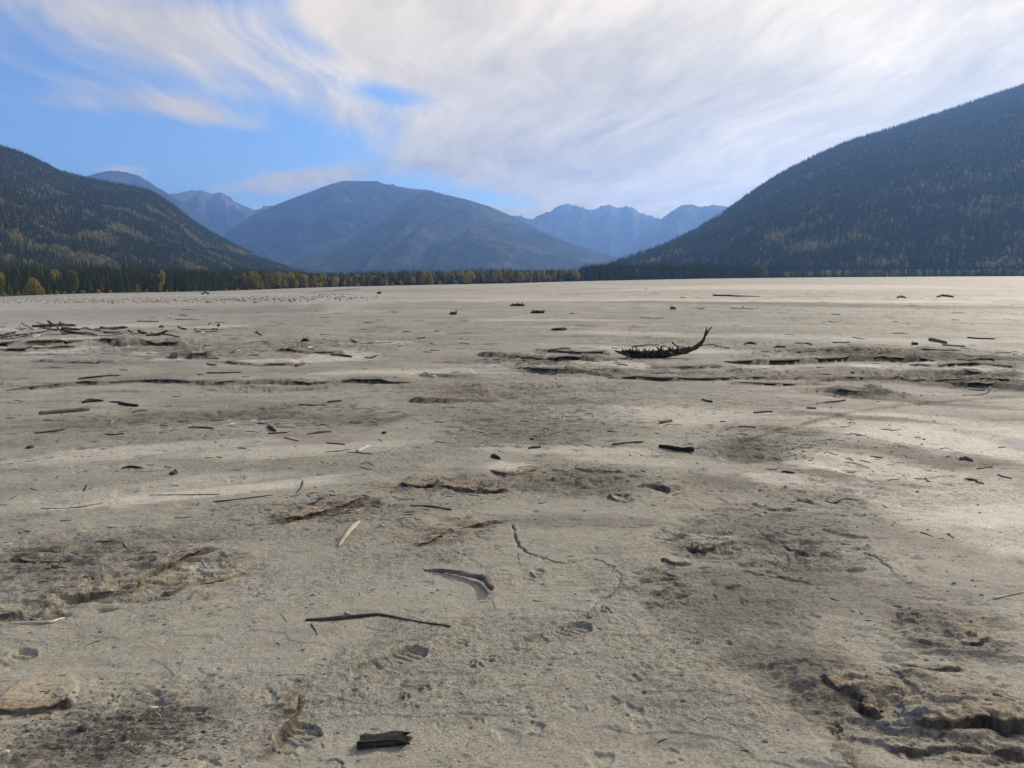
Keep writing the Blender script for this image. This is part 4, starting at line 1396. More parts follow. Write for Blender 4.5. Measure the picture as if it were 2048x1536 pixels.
# ------------------------------------------------------------------ driftwood
def wood_mat(name, c1, c2, c3, gs=1.0):
    m, gg, bs = new_mat(name)
    wc = gg.n('ShaderNodeAttribute', attribute_name='grain_co').outputs['Vector']
    v = gg.vop('MULTIPLY', wc, (7.0 * gs, 95.0 * gs, 95.0 * gs))
    n1 = gg.noise(v, 1.0, 5, .62, .3)
    n2 = gg.noise(gg.vop('MULTIPLY', wc, (9.0, 9.0, 9.0)), 1.0, 4, .6)
    c_ = gg.mix(gg.smooth(n1, .34, .66), c1, c2)
    c_ = gg.mix(gg.smooth(n2, .50, .72), c_, c3)
    gg.put(bs.inputs['Base Color'], c_)
    bs.inputs['Roughness'].default_value = .88
    bs.inputs['Specular IOR Level'].default_value = .2
    bump(gg, bs, n1 + n2 * .5, .8, .004)
    return m


WOOD = {'dark': wood_mat('dark_driftwood', (.030, .026, .022), (.085, .074, .062), (.14, .125, .105)),
        'grey': wood_mat('grey_driftwood', (.085, .075, .062), (.20, .178, .150), (.30, .27, .23)),
        'pale': wood_mat('bleached_driftwood', (.36, .325, .265), (.58, .54, .46), (.25, .22, .175)),
        'brown': wood_mat('brown_driftwood', (.075, .052, .036), (.165, .115, .075), (.22, .175, .125)),
        'char': wood_mat('charred_wood', (.012, .011, .011), (.045, .041, .038), (.020, .019, .019)),
        'root': wood_mat('old_root_wood', (.018, .016, .014), (.060, .052, .044), (.11, .098, .082))}


def wood_mesh(name, pts, rad, mat, seed=0, sides=8, rough=.13, res=4, squash=.9, ends=True):
    sp = smooth_line(pts, res)
    n = len(sp)
    rg = random.Random(seed)
    rs_ = [float(np.interp(i / (n - 1), np.linspace(0, 1, len(rad)), rad)) * (1 + rg.uniform(-.10, .12)) for i in range(n)]
    # splintered ends: the last ring shrinks unevenly
    if ends:
        rs_[0] *= .72
        rs_[-1] *= .6
    V, Fc, W = tube_geo(sp, rs_, sides, True, seed, rough, squash)
    me = mesh_from(name, V, Fc, mat, True)
    a_ = me.attributes.new('grain_co', 'FLOAT_VECTOR', 'POINT')
    off = rg.uniform(0, 50)
    a_.data.foreach_set('vector', (np.array(W, np.float32) + off).ravel())
    return me


def stick_pts(pp, th, mode='F', bury=.25):
    """pixels of a stick -> points on the ground (F) or standing up in the plane of its lowest point (U)"""
    if mode == 'F':
        g0 = [at(*p) for p in pp]
    else:
        vm = max(p[1] for p in pp)
        um = [p for p in pp if p[1] == vm][0][0]
        y0 = at(um, vm)[1]
        g0 = []
        for k, p in enumerate(pp):
            d = pix_dir(*p)
            g0.append((d.x / d.y * y0, y0 + .03 * k))
    out, rad = [], []
    n = len(pp)
    for k, (p, (gx, gy)) in enumerate(zip(pp, g0)):
        dep = gy * math.cos(PITCH) + CAM_H * math.sin(PITCH)
        t = th if not isinstance(th, (list, tuple)) else float(np.interp(k / max(n - 1, 1), np.linspace(0, 1, len(th)), th))
        r_ = max(t * .5 * dep / F, .0015)
        z = ground_z(gx, gy) + r_ * (1 - 2 * bury)
        if mode == 'U':
            d = pix_dir(*p)
            zr = CAM_H + d.z / d.y * gy
            z = max(z, zr)
        out.append((gx, gy, z))
        rad.append(r_)
    return out, rad


SID = [0]


def stick(pp, th, colr, label, group=None, mode='F', name='driftwood_stick', cat='stick', bury=.25, sides=8, squash=.9):
    SID[0] += 1
    pts, rad = stick_pts(pp, th, mode, bury)
    # crooked between the given points
    rg = random.Random(SID[0])
    if len(pts) == 2:
        a_, b_ = Vector(pts[0]), Vector(pts[1])
        L_ = (b_ - a_).length
        mid_ = []
        for t in (.33, .68):
            q = a_.lerp(b_, t)
            side = Vector((-(b_ - a_).y, (b_ - a_).x, 0)).normalized()
            q += side * L_ * rg.uniform(-.045, .045)
            zg = ground_z(q.x, q.y) + rad[0] * (1 - 2 * bury)
            q.z = max(q.z, zg) if mode == 'U' else zg
            mid_.append(tuple(q))
        pts = [pts[0]] + mid_ + [pts[1]]
        rad = [rad[0], rad[0] * .92 + rad[1] * .08, rad[0] * .3 + rad[1] * .7, rad[1]]
    c0 = Vector(pts[0])
    c0.z = ground_z(pts[0][0], pts[0][1])
    loc = [tuple(Vector(p) - c0) for p in pts]
    me = wood_mesh(name, loc, rad, WOOD[colr], SID[0], sides, squash=squash)
    o = link(name, me)
    o.location = c0
    o['label'], o['category'] = label, cat
    if group:
        o['group'] = group
    return o


def thing(name, loc, label, cat, group=None):
    e = bpy.data.objects.new(name, None)
    col.objects.link(e)
    e.empty_display_size = .1
    e.location = loc
    e['label'], e['category'] = label, cat
    if group:
        e['group'] = group
    return e


def part_tube(root, name, pp, rad_px, colr, y0, dy=None, sides=7, res=3, squash=1.0):
    """a limb of a thing drawn in a plane at distance y0, dy = depth offsets"""
    SID[0] += 1
    pts, rad = [], []
    for k, p in enumerate(pp):
        yy = y0 + (dy[k] if dy else 0)
        d = pix_dir(*p)
        pts.append(tuple(Vector((d.x / d.y * yy, yy, CAM_H + d.z / d.y * yy)) - root.location))
    for t in rad_px:
        rad.append(t * .5 * y0 / F)
    return link(name, wood_mesh(name, pts, rad, WOOD[colr], SID[0], sides, res=res, squash=squash), parent=root)


# --- the large root in the middle distance
gx, gy = at(1310, 716)
root = thing('driftwood_root', (gx, gy, ground_z(gx, gy)), 'large black uprooted stump with upright root stubs and one curved branch rising', 'driftwood')
y0 = gy
part_tube(root, 'trunk', [(1244, 704), (1262, 708), (1285, 711), (1312, 709), (1340, 706), (1365, 702), (1384, 697)], [7, 13, 18, 19, 16, 13, 11], 'root', y0, sides=11)
part_tube(root, 'branch', [(1368, 704), (1385, 698), (1398, 690), (1406, 681), (1411, 671), (1416, 663), (1424, 653)], [12, 10, 8, 6.5, 5, 3.6, 1.8], 'root', y0, [0, 0, .02, .05, .06, .08, .1])
part_tube(root, 'branch', [(1409, 675), (1411, 666), (1414, 655)], [4.8, 4, 2], 'root', y0 + .05)
part_tube(root, 'branch', [(1380, 699), (1400, 692), (1425, 689), (1438, 693), (1444, 697)], [3, 2.4, 2, 1.6, 1.2], 'grey', y0 + .15)
for a_, b_, c_ in [((1229, 700), (1240, 705), (1262, 709)), ((1240, 703), (1258, 702), (1276, 708)), ((1236, 706), (1262, 712), (1290, 713)), ((1257, 699), (1270, 703), (1285, 707))]:
    part_tube(root, 'root', [a_, b_, c_], [1.6, 5, 8], 'root', y0 - .06, [random.uniform(-.1, .25), 0, 0])
for (u0, v0, u1, v1, um, vm_, t) in [(1318, 706, 1313, 694, 1318, 699, 4), (1325, 705, 1326, 691, 1322, 697, 4), (1338, 704, 1337, 693, 1339, 698, 4), (1343, 703, 1347, 694, 1344, 699, 3.6), (1326, 692, 1335, 697, 1330, 692, 2.4),
                                     (1302, 710, 1305, 700, 1302, 705, 4.5), (1316, 714, 1326, 704, 1320, 709, 4), (1333, 714, 1344, 708, 1338, 711, 3.2), (1289, 711, 1298, 716, 1294, 713, 3.4), (1288, 704, 1287, 697, 1287, 700, 3),
                                     (1280, 706, 1276, 698, 1279, 701, 3), (1311, 689, 1321, 692, 1316, 690, 2), (1344, 684, 1358, 694, 1350, 690, 3.2), (1358, 694, 1372, 695, 1365, 694, 2.6), (1262, 703, 1259, 698, 1261, 700, 5), (1298, 706, 1300, 697, 1298, 701, 3)]:
    part_tube(root, 'root_stub', [(u0, v0), (um, vm_), (u1, v1)], [t * 1.2, t, t * .6], 'root' if t > 3 else 'grey', y0 - (.10 if v0 > 709 else .0), [0, random.uniform(-.05, .05), random.uniform(-.08, .08)], sides=6)
rg = random.Random(17)
for k in range(34):      # the torn root mass: short stubs all along the stump
    u0 = rg.uniform(1246, 1366)
    v0 = 709 - abs(u0 - 1305) * .06 + rg.uniform(-3, 3)
    up_ = rg.random() < .62
    u1, v1 = u0 + rg.uniform(-9, 9), v0 - rg.uniform(7, 15) if up_ else v0 + rg.uniform(2, 7)
    t = rg.uniform(2.4, 5.5)
    part_tube(root, 'root_stub', [(u0, v0), ((u0 + u1) / 2 + rg.uniform(-2.5, 2.5), (v0 + v1) / 2), (u1, v1)], [t * 1.4, t, t * .45], rg.choice(['root', 'root', 'dark', 'grey']), y0 - rg.uniform(-.05, .16),
              [0, rg.uniform(-.06, .06), rg.uniform(-.12, .12)], sides=6)
stick([(1264, 694), (1290, 692), (1311, 690)], 4.5, 'grey', 'thin straight pole lying behind the large black stump')

# --- the forked stick and its neighbours close by
e_pts = [(848, 1140), (880, 1144), (920, 1152), (952, 1160), (968, 1166), (976, 1176), (984, 1190)]
pts, rad = stick_pts(e_pts, [2.5, 7, 10, 12, 14, 15, 13], bury=.12)
fk = thing('forked_stick', (pts[0][0], pts[0][1], ground_z(pts[0][0], pts[0][1])), 'bent grey-brown stick with a thick broken knee end inside the curved crack', 'stick')
pts = [(p[0], p[1], p[2] + .004 * k) for k, p in enumerate(pts)]
link('stem', wood_mesh('stem', [tuple(Vector(p) - fk.location) for p in pts], rad, WOOD['grey'], 901, 11, .20, 6), parent=fk)
b0 = Vector(pts[4])
link('side_branch', wood_mesh('side_branch', [tuple(b0 - fk.location + Vector(q)) for q in ((-.01, 0, .008), (.02, -.01, .014), (.038, -.035, .006))], [.008, .007, .004], WOOD['grey'], 902, 7), parent=fk)
stick([(611, 1241), (650, 1241), (690, 1238), (730, 1234), (760, 1231), (800, 1238), (850, 1246), (901, 1253)], [6, 9, 10, 9, 7, 5, 4.5, 7], 'dark', 'long thin dark stick, slightly bowed, half sunk in smooth silt', bury=.3)
stick([(690, 1227), (704, 1231), (719, 1233)], [7, 6, 4], 'pale', 'tiny white wood chip beside the long bowed dark stick', name='wood_chip', cat='wood chip')
stick([(676, 1094), (690, 1078), (704, 1062), (719, 1044)], [5, 9, 10, 7], 'pale', 'bleached straight stick lying alone, pointing away across the silt', bury=.1)
stick([(-30, 1252), (40, 1248), (90, 1248), (106, 1246), (129, 1227)], [7, 7, 7, 7, 4], 'pale', 'pale bent branch lying against the broken mud ledge', bury=.1)
stick([(-20, 1514), (0, 1511), (19, 1507)], 10, 'pale', 'blunt pale stick end beside the dark debris patch')
stick([(1987, 1196), (2020, 1189), (2070, 1180)], 4, 'pale', 'thin straight bleached stick alone on the dark smooth silt')
stick([(1334, 1142), (1350, 1148), (1366, 1153)], [4, 7, 4], 'pale', 'white splinter lying in the rough brown crust', name='wood_splinter', cat='wood chip')
stick([(1318, 894), (1340, 898), (1362, 901), (1388, 902)], [7, 9, 10, 13], 'char', 'short black club-shaped log with a thick blunt end', name='driftwood_log', cat='log', bury=.15)
stick([(1225, 890), (1255, 887), (1286, 886)], [5, 4, 5], 'brown', 'slightly crooked brown stick near the black club-shaped log')
stick([(1204, 895), (1220, 889), (1233, 886)], 4, 'pale', 'short pale curved twig at the end of the crooked brown stick')
stick([(1058, 897), (1082, 895)], 6, 'dark', 'stubby dark stick beside a round clod')
stick([(820, 1012), (860, 1015), (884, 1019), (903, 1022)], [3, 4.5, 4, 5], 'dark', 'thin dark twig with a knobbed tip below the brown ledge')
stick([(425, 1006), (480, 1000), (546, 989)], 2.6, 'dark', 'very thin long straight twig on the pale smooth silt')
stick([(82, 1017), (140, 1017), (206, 1008)], 2.2, 'grey', 'hair-thin grey twig on the smooth silt, farthest from the long straight one', cat='stick')
stick([(300, 991), (380, 990), (440, 989)], 2.2, 'dark', 'hair-thin dark stem lying level on smooth silt')
stick([(243, 938), (262, 936), (286, 938)], [3, 9, 3], 'char', 'flat black slab of bark on the open silt', name='bark_piece', cat='bark', squash=.5)
stick([(78, 832), (110, 829), (150, 825), (180, 822)], [8, 9, 9, 11], 'grey', 'grey split log with a flared end on the open silt', name='driftwood_log', cat='log', bury=.15)
stick([(69, 868), (100, 865), (132, 860)], [4, 5, 3.4], 'dark', 'narrow dark stick below the grey split log')
stick([(552, 852), (575, 851), (593, 850)], [5, 8, 4], 'pale', 'pale stick propped beside a dark broken stub')
stick([(537, 851), (543, 857), (551, 861)], [8, 9, 6], 'dark', 'dark broken stub propping a pale stick', mode='F', name='wood_stub', cat='stub')
stick([(536, 867), (548, 866), (575, 863)], 4, 'dark', 'dark stick lying under the propped pale stick')
stick([(568, 875), (585, 879), (597, 882)], 3, 'brown', 'thin brown twig on the reddish silt patch')
stick([(615, 868), (640, 863), (663, 860)], [3, 6, 4], 'brown', 'knobbly brown root piece on the reddish silt patch', name='root_piece')
stick([(653, 886), (690, 889)], 3.4, 'dark', 'dark twig at the edge of the reddish silt patch')
stick([(377, 851), (395, 852), (410, 854), (428, 855)], [4, 3, 4, 3], 'dark', 'wavy dark stick, end split in two')
stick([(213, 870), (230, 871), (248, 868)], 4, 'dark', 'short dark stick beside scattered bark flakes')
stick([(598, 809), (625, 811), (652, 811)], 3.2, 'grey', 'thin grey stick close to a shorter dark one')
stick([(655, 806), (684, 802)], [5, 4], 'dark', 'short dark stick beyond a thin grey one')
stick([(165, 808), (182, 804), (207, 803)], [7, 11, 5], 'char', 'ragged black bark lump, first of a pair', name='bark_piece', cat='bark', squash=.7)
stick([(238, 809), (256, 812), (276, 814)], [5, 8, 8], 'char', 'ragged black bark lump, the longer of a pair', name='bark_piece', cat='bark', squash=.7)
stick([(220, 805), (240, 806), (262, 810)], [4, 5, 2], 'dark', 'thin black root between two ragged bark lumps', name='root_piece')
stick([(156, 760), (200, 758), (241, 755)], 4.2, 'dark', 'level dark pole just above the long mud step', mode='F')
stick([(414, 750), (450, 750), (483, 748)], 4.2, 'dark', 'level dark pole on silt, far end tapered', mode='F')
stick([(592, 734), (600, 731), (609, 728)], [8, 9, 6], 'brown', 'stubby tan block of wood tilted on the silt', name='wood_stub', cat='stub')
stick([(240, 742), (257, 742)], 5, 'pale', 'small white chip of wood on dark silt', name='wood_chip', cat='wood chip')
stick([(414, 730), (424, 732), (434, 733)], 4, 'brown', 'short brown stick beside a dry hummock')
stick([(661, 711), (680, 712), (703, 715)], [4, 5, 6], 'dark', 'black stick on the white silt pan, longest there')
stick([(730, 716), (742, 717), (753, 713)], [3, 4, 5], 'dark', 'short black stick with an upturned tip at the end of the white silt pan')
stick([(718, 687), (750, 686), (787, 684)], [3, 4.5, 4], 'pale', 'level bleached pole beyond the white silt pan')
stick([(703, 677), (714, 686)], 3, 'dark', 'small dark twig pointing at the level bleached pole')
stick([(1103, 660), (1118, 661), (1133, 660)], [5, 8, 6], 'dark', 'short oval log on the open far silt', name='driftwood_log', cat='log')
stick([(1426, 593), (1470, 594), (1521, 595)], [4.5, 4, 2], 'dark', 'very long dark log lying along the pale far band', name='driftwood_log', cat='log', mode='F')
stick([(1859, 681), (1875, 684), (1893, 688)], [9, 9, 7], 'grey', 'thick grey log on rough far mud, well beyond the flaky ledges', name='driftwood_log', cat='log')
stick([(1885, 692), (1905, 694), (1930, 696)], 4, 'grey', 'thin grey pole just past the thick grey log')
stick([(1925, 791), (1955, 791), (1978, 786), (1988, 780), (1991, 773)], [2.4, 3.2, 3.6, 4, 4.5], 'pale', 'curved white branch, bow-shaped, near the flaky ledges', mode='U')
stick([(1647, 805), (1670, 804), (1691, 800)], [3, 4, 5], 'dark', 'dark stick with a knotted raised end beside a pale chip')
stick([(1634, 807), (1645, 805), (1654, 803)], 4, 'pale', 'pale chip at the foot of a dark stick with a raised end', name='wood_chip', cat='wood chip')
stick([(1320, 848), (1332, 845), (1344, 842)], [7, 8, 6], 'grey', 'short grey split stick on coarse silt', name='wood_stub', cat='stub')
stick([(1404, 798), (1414, 802), (1425, 804)], [4, 5, 6], 'dark', 'short black stick lying slantwise on pale silt')
stick([(1507, 826), (1545, 824)], 4.4, 'dark', 'straight dark stick lying level on reddish silt')
stick([(1613, 817), (1632, 818)], 4.4, 'dark', 'short dark stick at the edge of reddish silt')
stick([(1477, 856), (1512, 858)], 3, 'brown', 'thin brown stick on the brownish fan of silt')
stick([(1688, 855), (1700, 851), (1704, 846), (1703, 841)], 3.4, 'pale', 'hooked white twig on the edge of the pale silt')
stick([(1921, 903), (1932, 902), (1947, 906)], [6, 9, 5], 'brown', 'lumpy brown root knot at the dark wet streak', name='root_piece')
stick([(1955, 922), (1986, 918)], 3.2, 'brown', 'thin brown twig past the lumpy root knot')
stick([(1930, 951), (1940, 954), (1956, 956)], [4, 7, 4], 'dark', 'dark bark flake, first of two by the wet streak', name='bark_piece', cat='bark', squash=.5)
stick([(1952, 960), (1968, 966)], [6, 4], 'dark', 'dark bark flake, smaller of two by the wet streak', name='bark_piece', cat='bark', squash=.5)
stick([(1996, 944), (2008, 950), (2024, 955)], 3.4, 'dark', 'crooked dark twig by the wet streak')
stick([(1563, 945), (1575, 947), (1590, 949)], [4, 6, 3], 'dark', 'flat dark splinter on the pitted pale silt')
stick([(1850, 945), (1860, 957)], 3.4, 'grey', 'small grey twig pointing away on the pitted silt')
stick([(1650, 998), (1668, 1002), (1690, 999), (1712, 1002), (1730, 1000)], 3, 'dark', 'crooked thin black twig with two kinks')
stick([(983, 911), (990, 914), (1000, 919)], [6, 10, 5], 'char', 'black rotten lump of wood above the oval mud slab', name='wood_stub', cat='stub')
stick([(714, 907), (724, 902), (734, 896), (743, 892)], [9, 9, 7, 3], 'pale', 'white splintered wood piece with a ragged tip', name='wood_splinter', cat='wood chip')
stick([(695, 906), (720, 908), (744, 911)], 2.6, 'dark', 'thin dark twig under the white splintered piece')
stick([(650, 906), (680, 903), (700, 899)], 2, 'dark', 'thread-like dark stem before the white splintered piece')
stick([(1190, 1050), (1226, 1049)], 2.4, 'pale', 'tiny pale stem beside the curved crack')
stick([(1060, 1147), (1071, 1155)], 4, 'grey', 'tiny grey chip between the bent stick and the crack', name='wood_chip', cat='wood chip')
stick([(1795, 597), (1800, 596), (1812, 597)], [4, 6, 3], 'dark', 'low dark heap of debris on the far grey line', name='debris_clump', cat='driftwood')
stick([(1874, 596), (1885, 594), (1907, 596)], [4, 7, 4], 'dark', 'longer dark heap of debris on the far grey line', name='debris_clump', cat='driftwood')
stick([(625, 1005), (612, 968), (598, 980)], 2.6, 'dark', 'angled dark twig standing in the smooth silt') if False else None
stick([(596, 981), (603, 971), (606, 961)], 3, 'dark', 'short black twig pointing away on pale silt')
stick([(168, 980), (173, 969)], 3, 'dark', 'tiny black twig pointing away on pale silt, far from others')
stick([(350, 940), (354, 947)], 4, 'dark', 'tiny dark stub above a dark clod', name='wood_stub', cat='stub')
stick([(1430, 690), (1460, 694)], 2.4, 'grey', 'thin grey twig past the curved branch of the stump')
stick([(1488, 687), (1500, 686), (1512, 688)], [3, 7, 3], 'dark', 'dark rotten knot on far rough silt', name='wood_stub', cat='stub')
stick([(1665, 1000 - 313), (1700, 687)], 3, 'dark', 'dark level stick on far rough silt, thinner than the log')
stick([(1935, 675), (1960, 677), (1990, 678)], 4, 'dark', 'dark level log on rough far mud, thinner than the grey one', name='driftwood_log', cat='log')
stick([(1590, 688), (1625, 690)], 3, 'dark', 'small dark level twig on far rough silt') 
stick([(1095, 705), (1140, 704)], 3.4, 'dark', 'thin dark level pole before the flaky mid ledge')
stick([(835, 676), (850, 675)], 3, 'dark', 'small dark twig far out, nearest the root clump')
stick([(920, 686), (940, 687)], 4, 'pale', 'small white splinter on far grey silt', name='wood_splinter', cat='wood chip')
# a charred block
cx_, cy_ = at(765, 1486)
blk = thing('charred_block', (cx_, cy_, ground_z(cx_, cy_)), 'short charred block of split wood with ragged grooved sides', 'wood block')
rg = random.Random(5)
V, Fc, W = [], [], []
nl, nc = 12, 14
for i in range(nl + 1):
    t = i / nl
    for k in range(nc):
        th_ = 2 * math.pi * k / nc
        ex, ez = math.copysign(abs(math.cos(th_)) ** .5, math.cos(th_)), math.copysign(abs(math.sin(th_)) ** .5, math.sin(th_))
        ridge = 1 + .20 * math.sin(k * 2.9 + t * 1.3) + .10 * math.sin(t * 9 + k) + rg.uniform(-.09, .09)
        over = (rg.uniform(-.012, .012) if i == 0 else (rg.uniform(-.002, .002) + (.020 * math.sin(k * 1.7) + rg.uniform(-.008, .008) if i == nl else 0)))
        V.append((-.078 + .156 * t + over, ex * .026 * ridge + .008 * (t - .5), .014 + ez * .017 * ridge * (1 - .25 * t)))
        W.append((t * .156, ex * .03, ez * .02))
    if i:
        for k in range(nc):
            k2 = (k + 1) % nc
            Fc.append(((i - 1) * nc + k, (i - 1) * nc + k2, i * nc + k2, i * nc + k))
Fc += [tuple(range(nc - 1, -1, -1)), tuple(nl * nc + k for k in range(nc))]
me = mesh_from('block', V, Fc, WOOD['char'])
me.attributes.new('grain_co', 'FLOAT_VECTOR', 'POINT').data.foreach_set('vector', np.array(W, np.float32).ravel())
ob = link('block', me, parent=blk)
ob.rotation_euler = (0, 0, R(6))
sv, sf, sw = tube_geo([(.05, -.016, .022), (.082, -.018, .020), (.098, -.020, .012)], [.008, .007, .002], 5, True, 3, .2)
me = mesh_from('splinter', sv, sf, WOOD['char'])
me.attributes.new('grain_co', 'FLOAT_VECTOR', 'POINT').data.foreach_set('vector', np.array(sw, np.float32).ravel())
link('splinter', me, parent=blk)

# --- the driftwood heap on the left, stick by stick
HEAP = [([(95, 641), (103, 648), (113, 654)], 6, 'dark', 'U'), ([(65, 653), (105, 653), (151, 652)], 8, 'dark', 'F'), ([(119, 643), (121, 648), (121, 654)], 4, 'dark', 'U'), ([(42, 646), (54, 653), (66, 661)], 3, 'dark', 'U'),
        ([(39, 650), (40, 656), (45, 661)], 3, 'pale', 'U'), ([(32, 657), (46, 661)], 3, 'pale', 'F'), ([(112, 651), (118, 660), (123, 669)], 4, 'grey', 'U'), ([(123, 656), (142, 658), (158, 662)], 6.5, 'dark', 'U'),
        ([(123, 661), (160, 667), (193, 673)], 6, 'dark', 'U'), ([(123, 665), (146, 668), (168, 672)], 4, 'grey', 'U'), ([(124, 668), (150, 671), (180, 674)], 4, 'dark', 'U'), ([(128, 659), (150, 664), (186, 671)], 4, 'grey', 'U'),
        ([(162, 658), (170, 656), (179, 658)], 4.5, 'dark', 'F'), ([(54, 666), (62, 671), (70, 677)], 3.4, 'pale', 'U'), ([(66, 678), (76, 675), (84, 673), (132, 673)], 4, 'pale', 'F'), ([(-10, 674), (10, 669), (28, 665)], 4, 'grey', 'U'),
        ([(2, 676), (14, 673), (26, 670)], 3, 'dark', 'U'), ([(18, 678), (40, 674), (60, 669)], 3, 'grey', 'U'), ([(30, 673), (50, 668), (84, 664)], 3.4, 'dark', 'U'), ([(76, 668), (90, 662), (104, 657)], 3, 'grey', 'U'), ([(84, 656), (98, 659), (112, 663)], 3, 'dark', 'U'),
        ([(200, 654), (212, 658), (228, 660), (250, 655)], 5.5, 'dark', 'U'), ([(193, 673), (212, 671), (230, 669), (244, 663)], 3.6, 'pale', 'U'), ([(206, 663), (220, 665), (234, 668)], 4, 'grey', 'U'), ([(210, 668), (224, 667), (240, 669)], 4, 'dark', 'F'),
        ([(276, 660), (282, 665), (291, 670)], 8, 'dark', 'U'), ([(292, 673), (300, 674), (308, 672), (320, 666), (331, 661)], 6.5, 'dark', 'U'), ([(300, 665), (308, 671)], 3, 'grey', 'U'), ([(316, 672), (340, 673), (360, 676)], 3.4, 'dark', 'F'),
        ([(102, 657), (101, 661), (105, 666)], 2.6, 'pale', 'U'), ([(256, 659), (258, 663), (264, 666)], 4, 'dark', 'U'), ([(246, 664), (256, 668), (268, 670)], 3, 'pale', 'F'), ([(318, 655), (322, 652), (325, 656)], 5, 'dark', 'U'),
        ([(232, 655), (245, 653), (256, 656)], 4, 'brown', 'F'), ([(92, 650), (110, 650), (128, 648)], 5, 'dark', 'U'), ([(130, 652), (140, 649), (150, 653)], 4, 'dark', 'U'), ([(355, 653), (362, 657), (372, 662)], 5, 'dark', 'U'), ([(388, 661), (408, 661), (428, 662)], 4, 'grey', 'F'),
        ([(392, 664), (410, 665), (436, 664)], 3, 'dark', 'F'), ([(402, 668), (408, 666)], 4, 'pale', 'F'), ([(424, 657), (436, 661)], 4, 'dark', 'U'), ([(434, 653), (437, 648), (436, 655)], 4, 'dark', 'U'), ([(416, 650), (420, 646)], 3, 'dark', 'U'),
        ([(275, 644), (300, 645), (318, 645)], 3, 'brown', 'F'), ([(14, 668), (22, 672)], 3, 'pale', 'U'), ([(0, 654), (10, 653)], 3, 'grey', 'F'), ([(180, 658), (190, 660), (200, 663)], 3, 'grey', 'U'), ([(142, 672), (165, 673), (190, 676)], 3.5, 'pale', 'F')]
HL = {'dark': 'dark stick in the tangled driftwood heap beyond the mud ledges', 'grey': 'grey stick in the tangled driftwood heap beyond the mud ledges',
      'pale': 'bleached stick in the tangled driftwood heap beyond the mud ledges', 'brown': 'reddish brown stick in the tangled driftwood heap beyond the mud ledges'}
rg = random.Random(8)
for _ in range(34):      # finer pieces of the tangle
    u_, v_ = rg.choice([(100, 660), (150, 664), (60, 668), (215, 664), (110, 655), (20, 670), (300, 668)])
    u_, v_ = u_ + rg.gauss(0, 22), min(v_ + rg.gauss(0, 4), 678)
    L_, sl = rg.uniform(10, 34), rg.uniform(-.45, .45)
    HEAP.append(([(u_ - L_ / 2, v_ - sl * L_ * .3), (u_, v_ + rg.uniform(-1, 1)), (u_ + L_ / 2, v_ + sl * L_ * .3)], rg.uniform(1.8, 3.4), rg.choice(['dark', 'grey', 'grey', 'pale']), 'U'))
for pp, th, c_, md in HEAP:
    th *= .8
    stick(pp, th, c_, HL[c_], 'sticks of the driftwood heap', md)

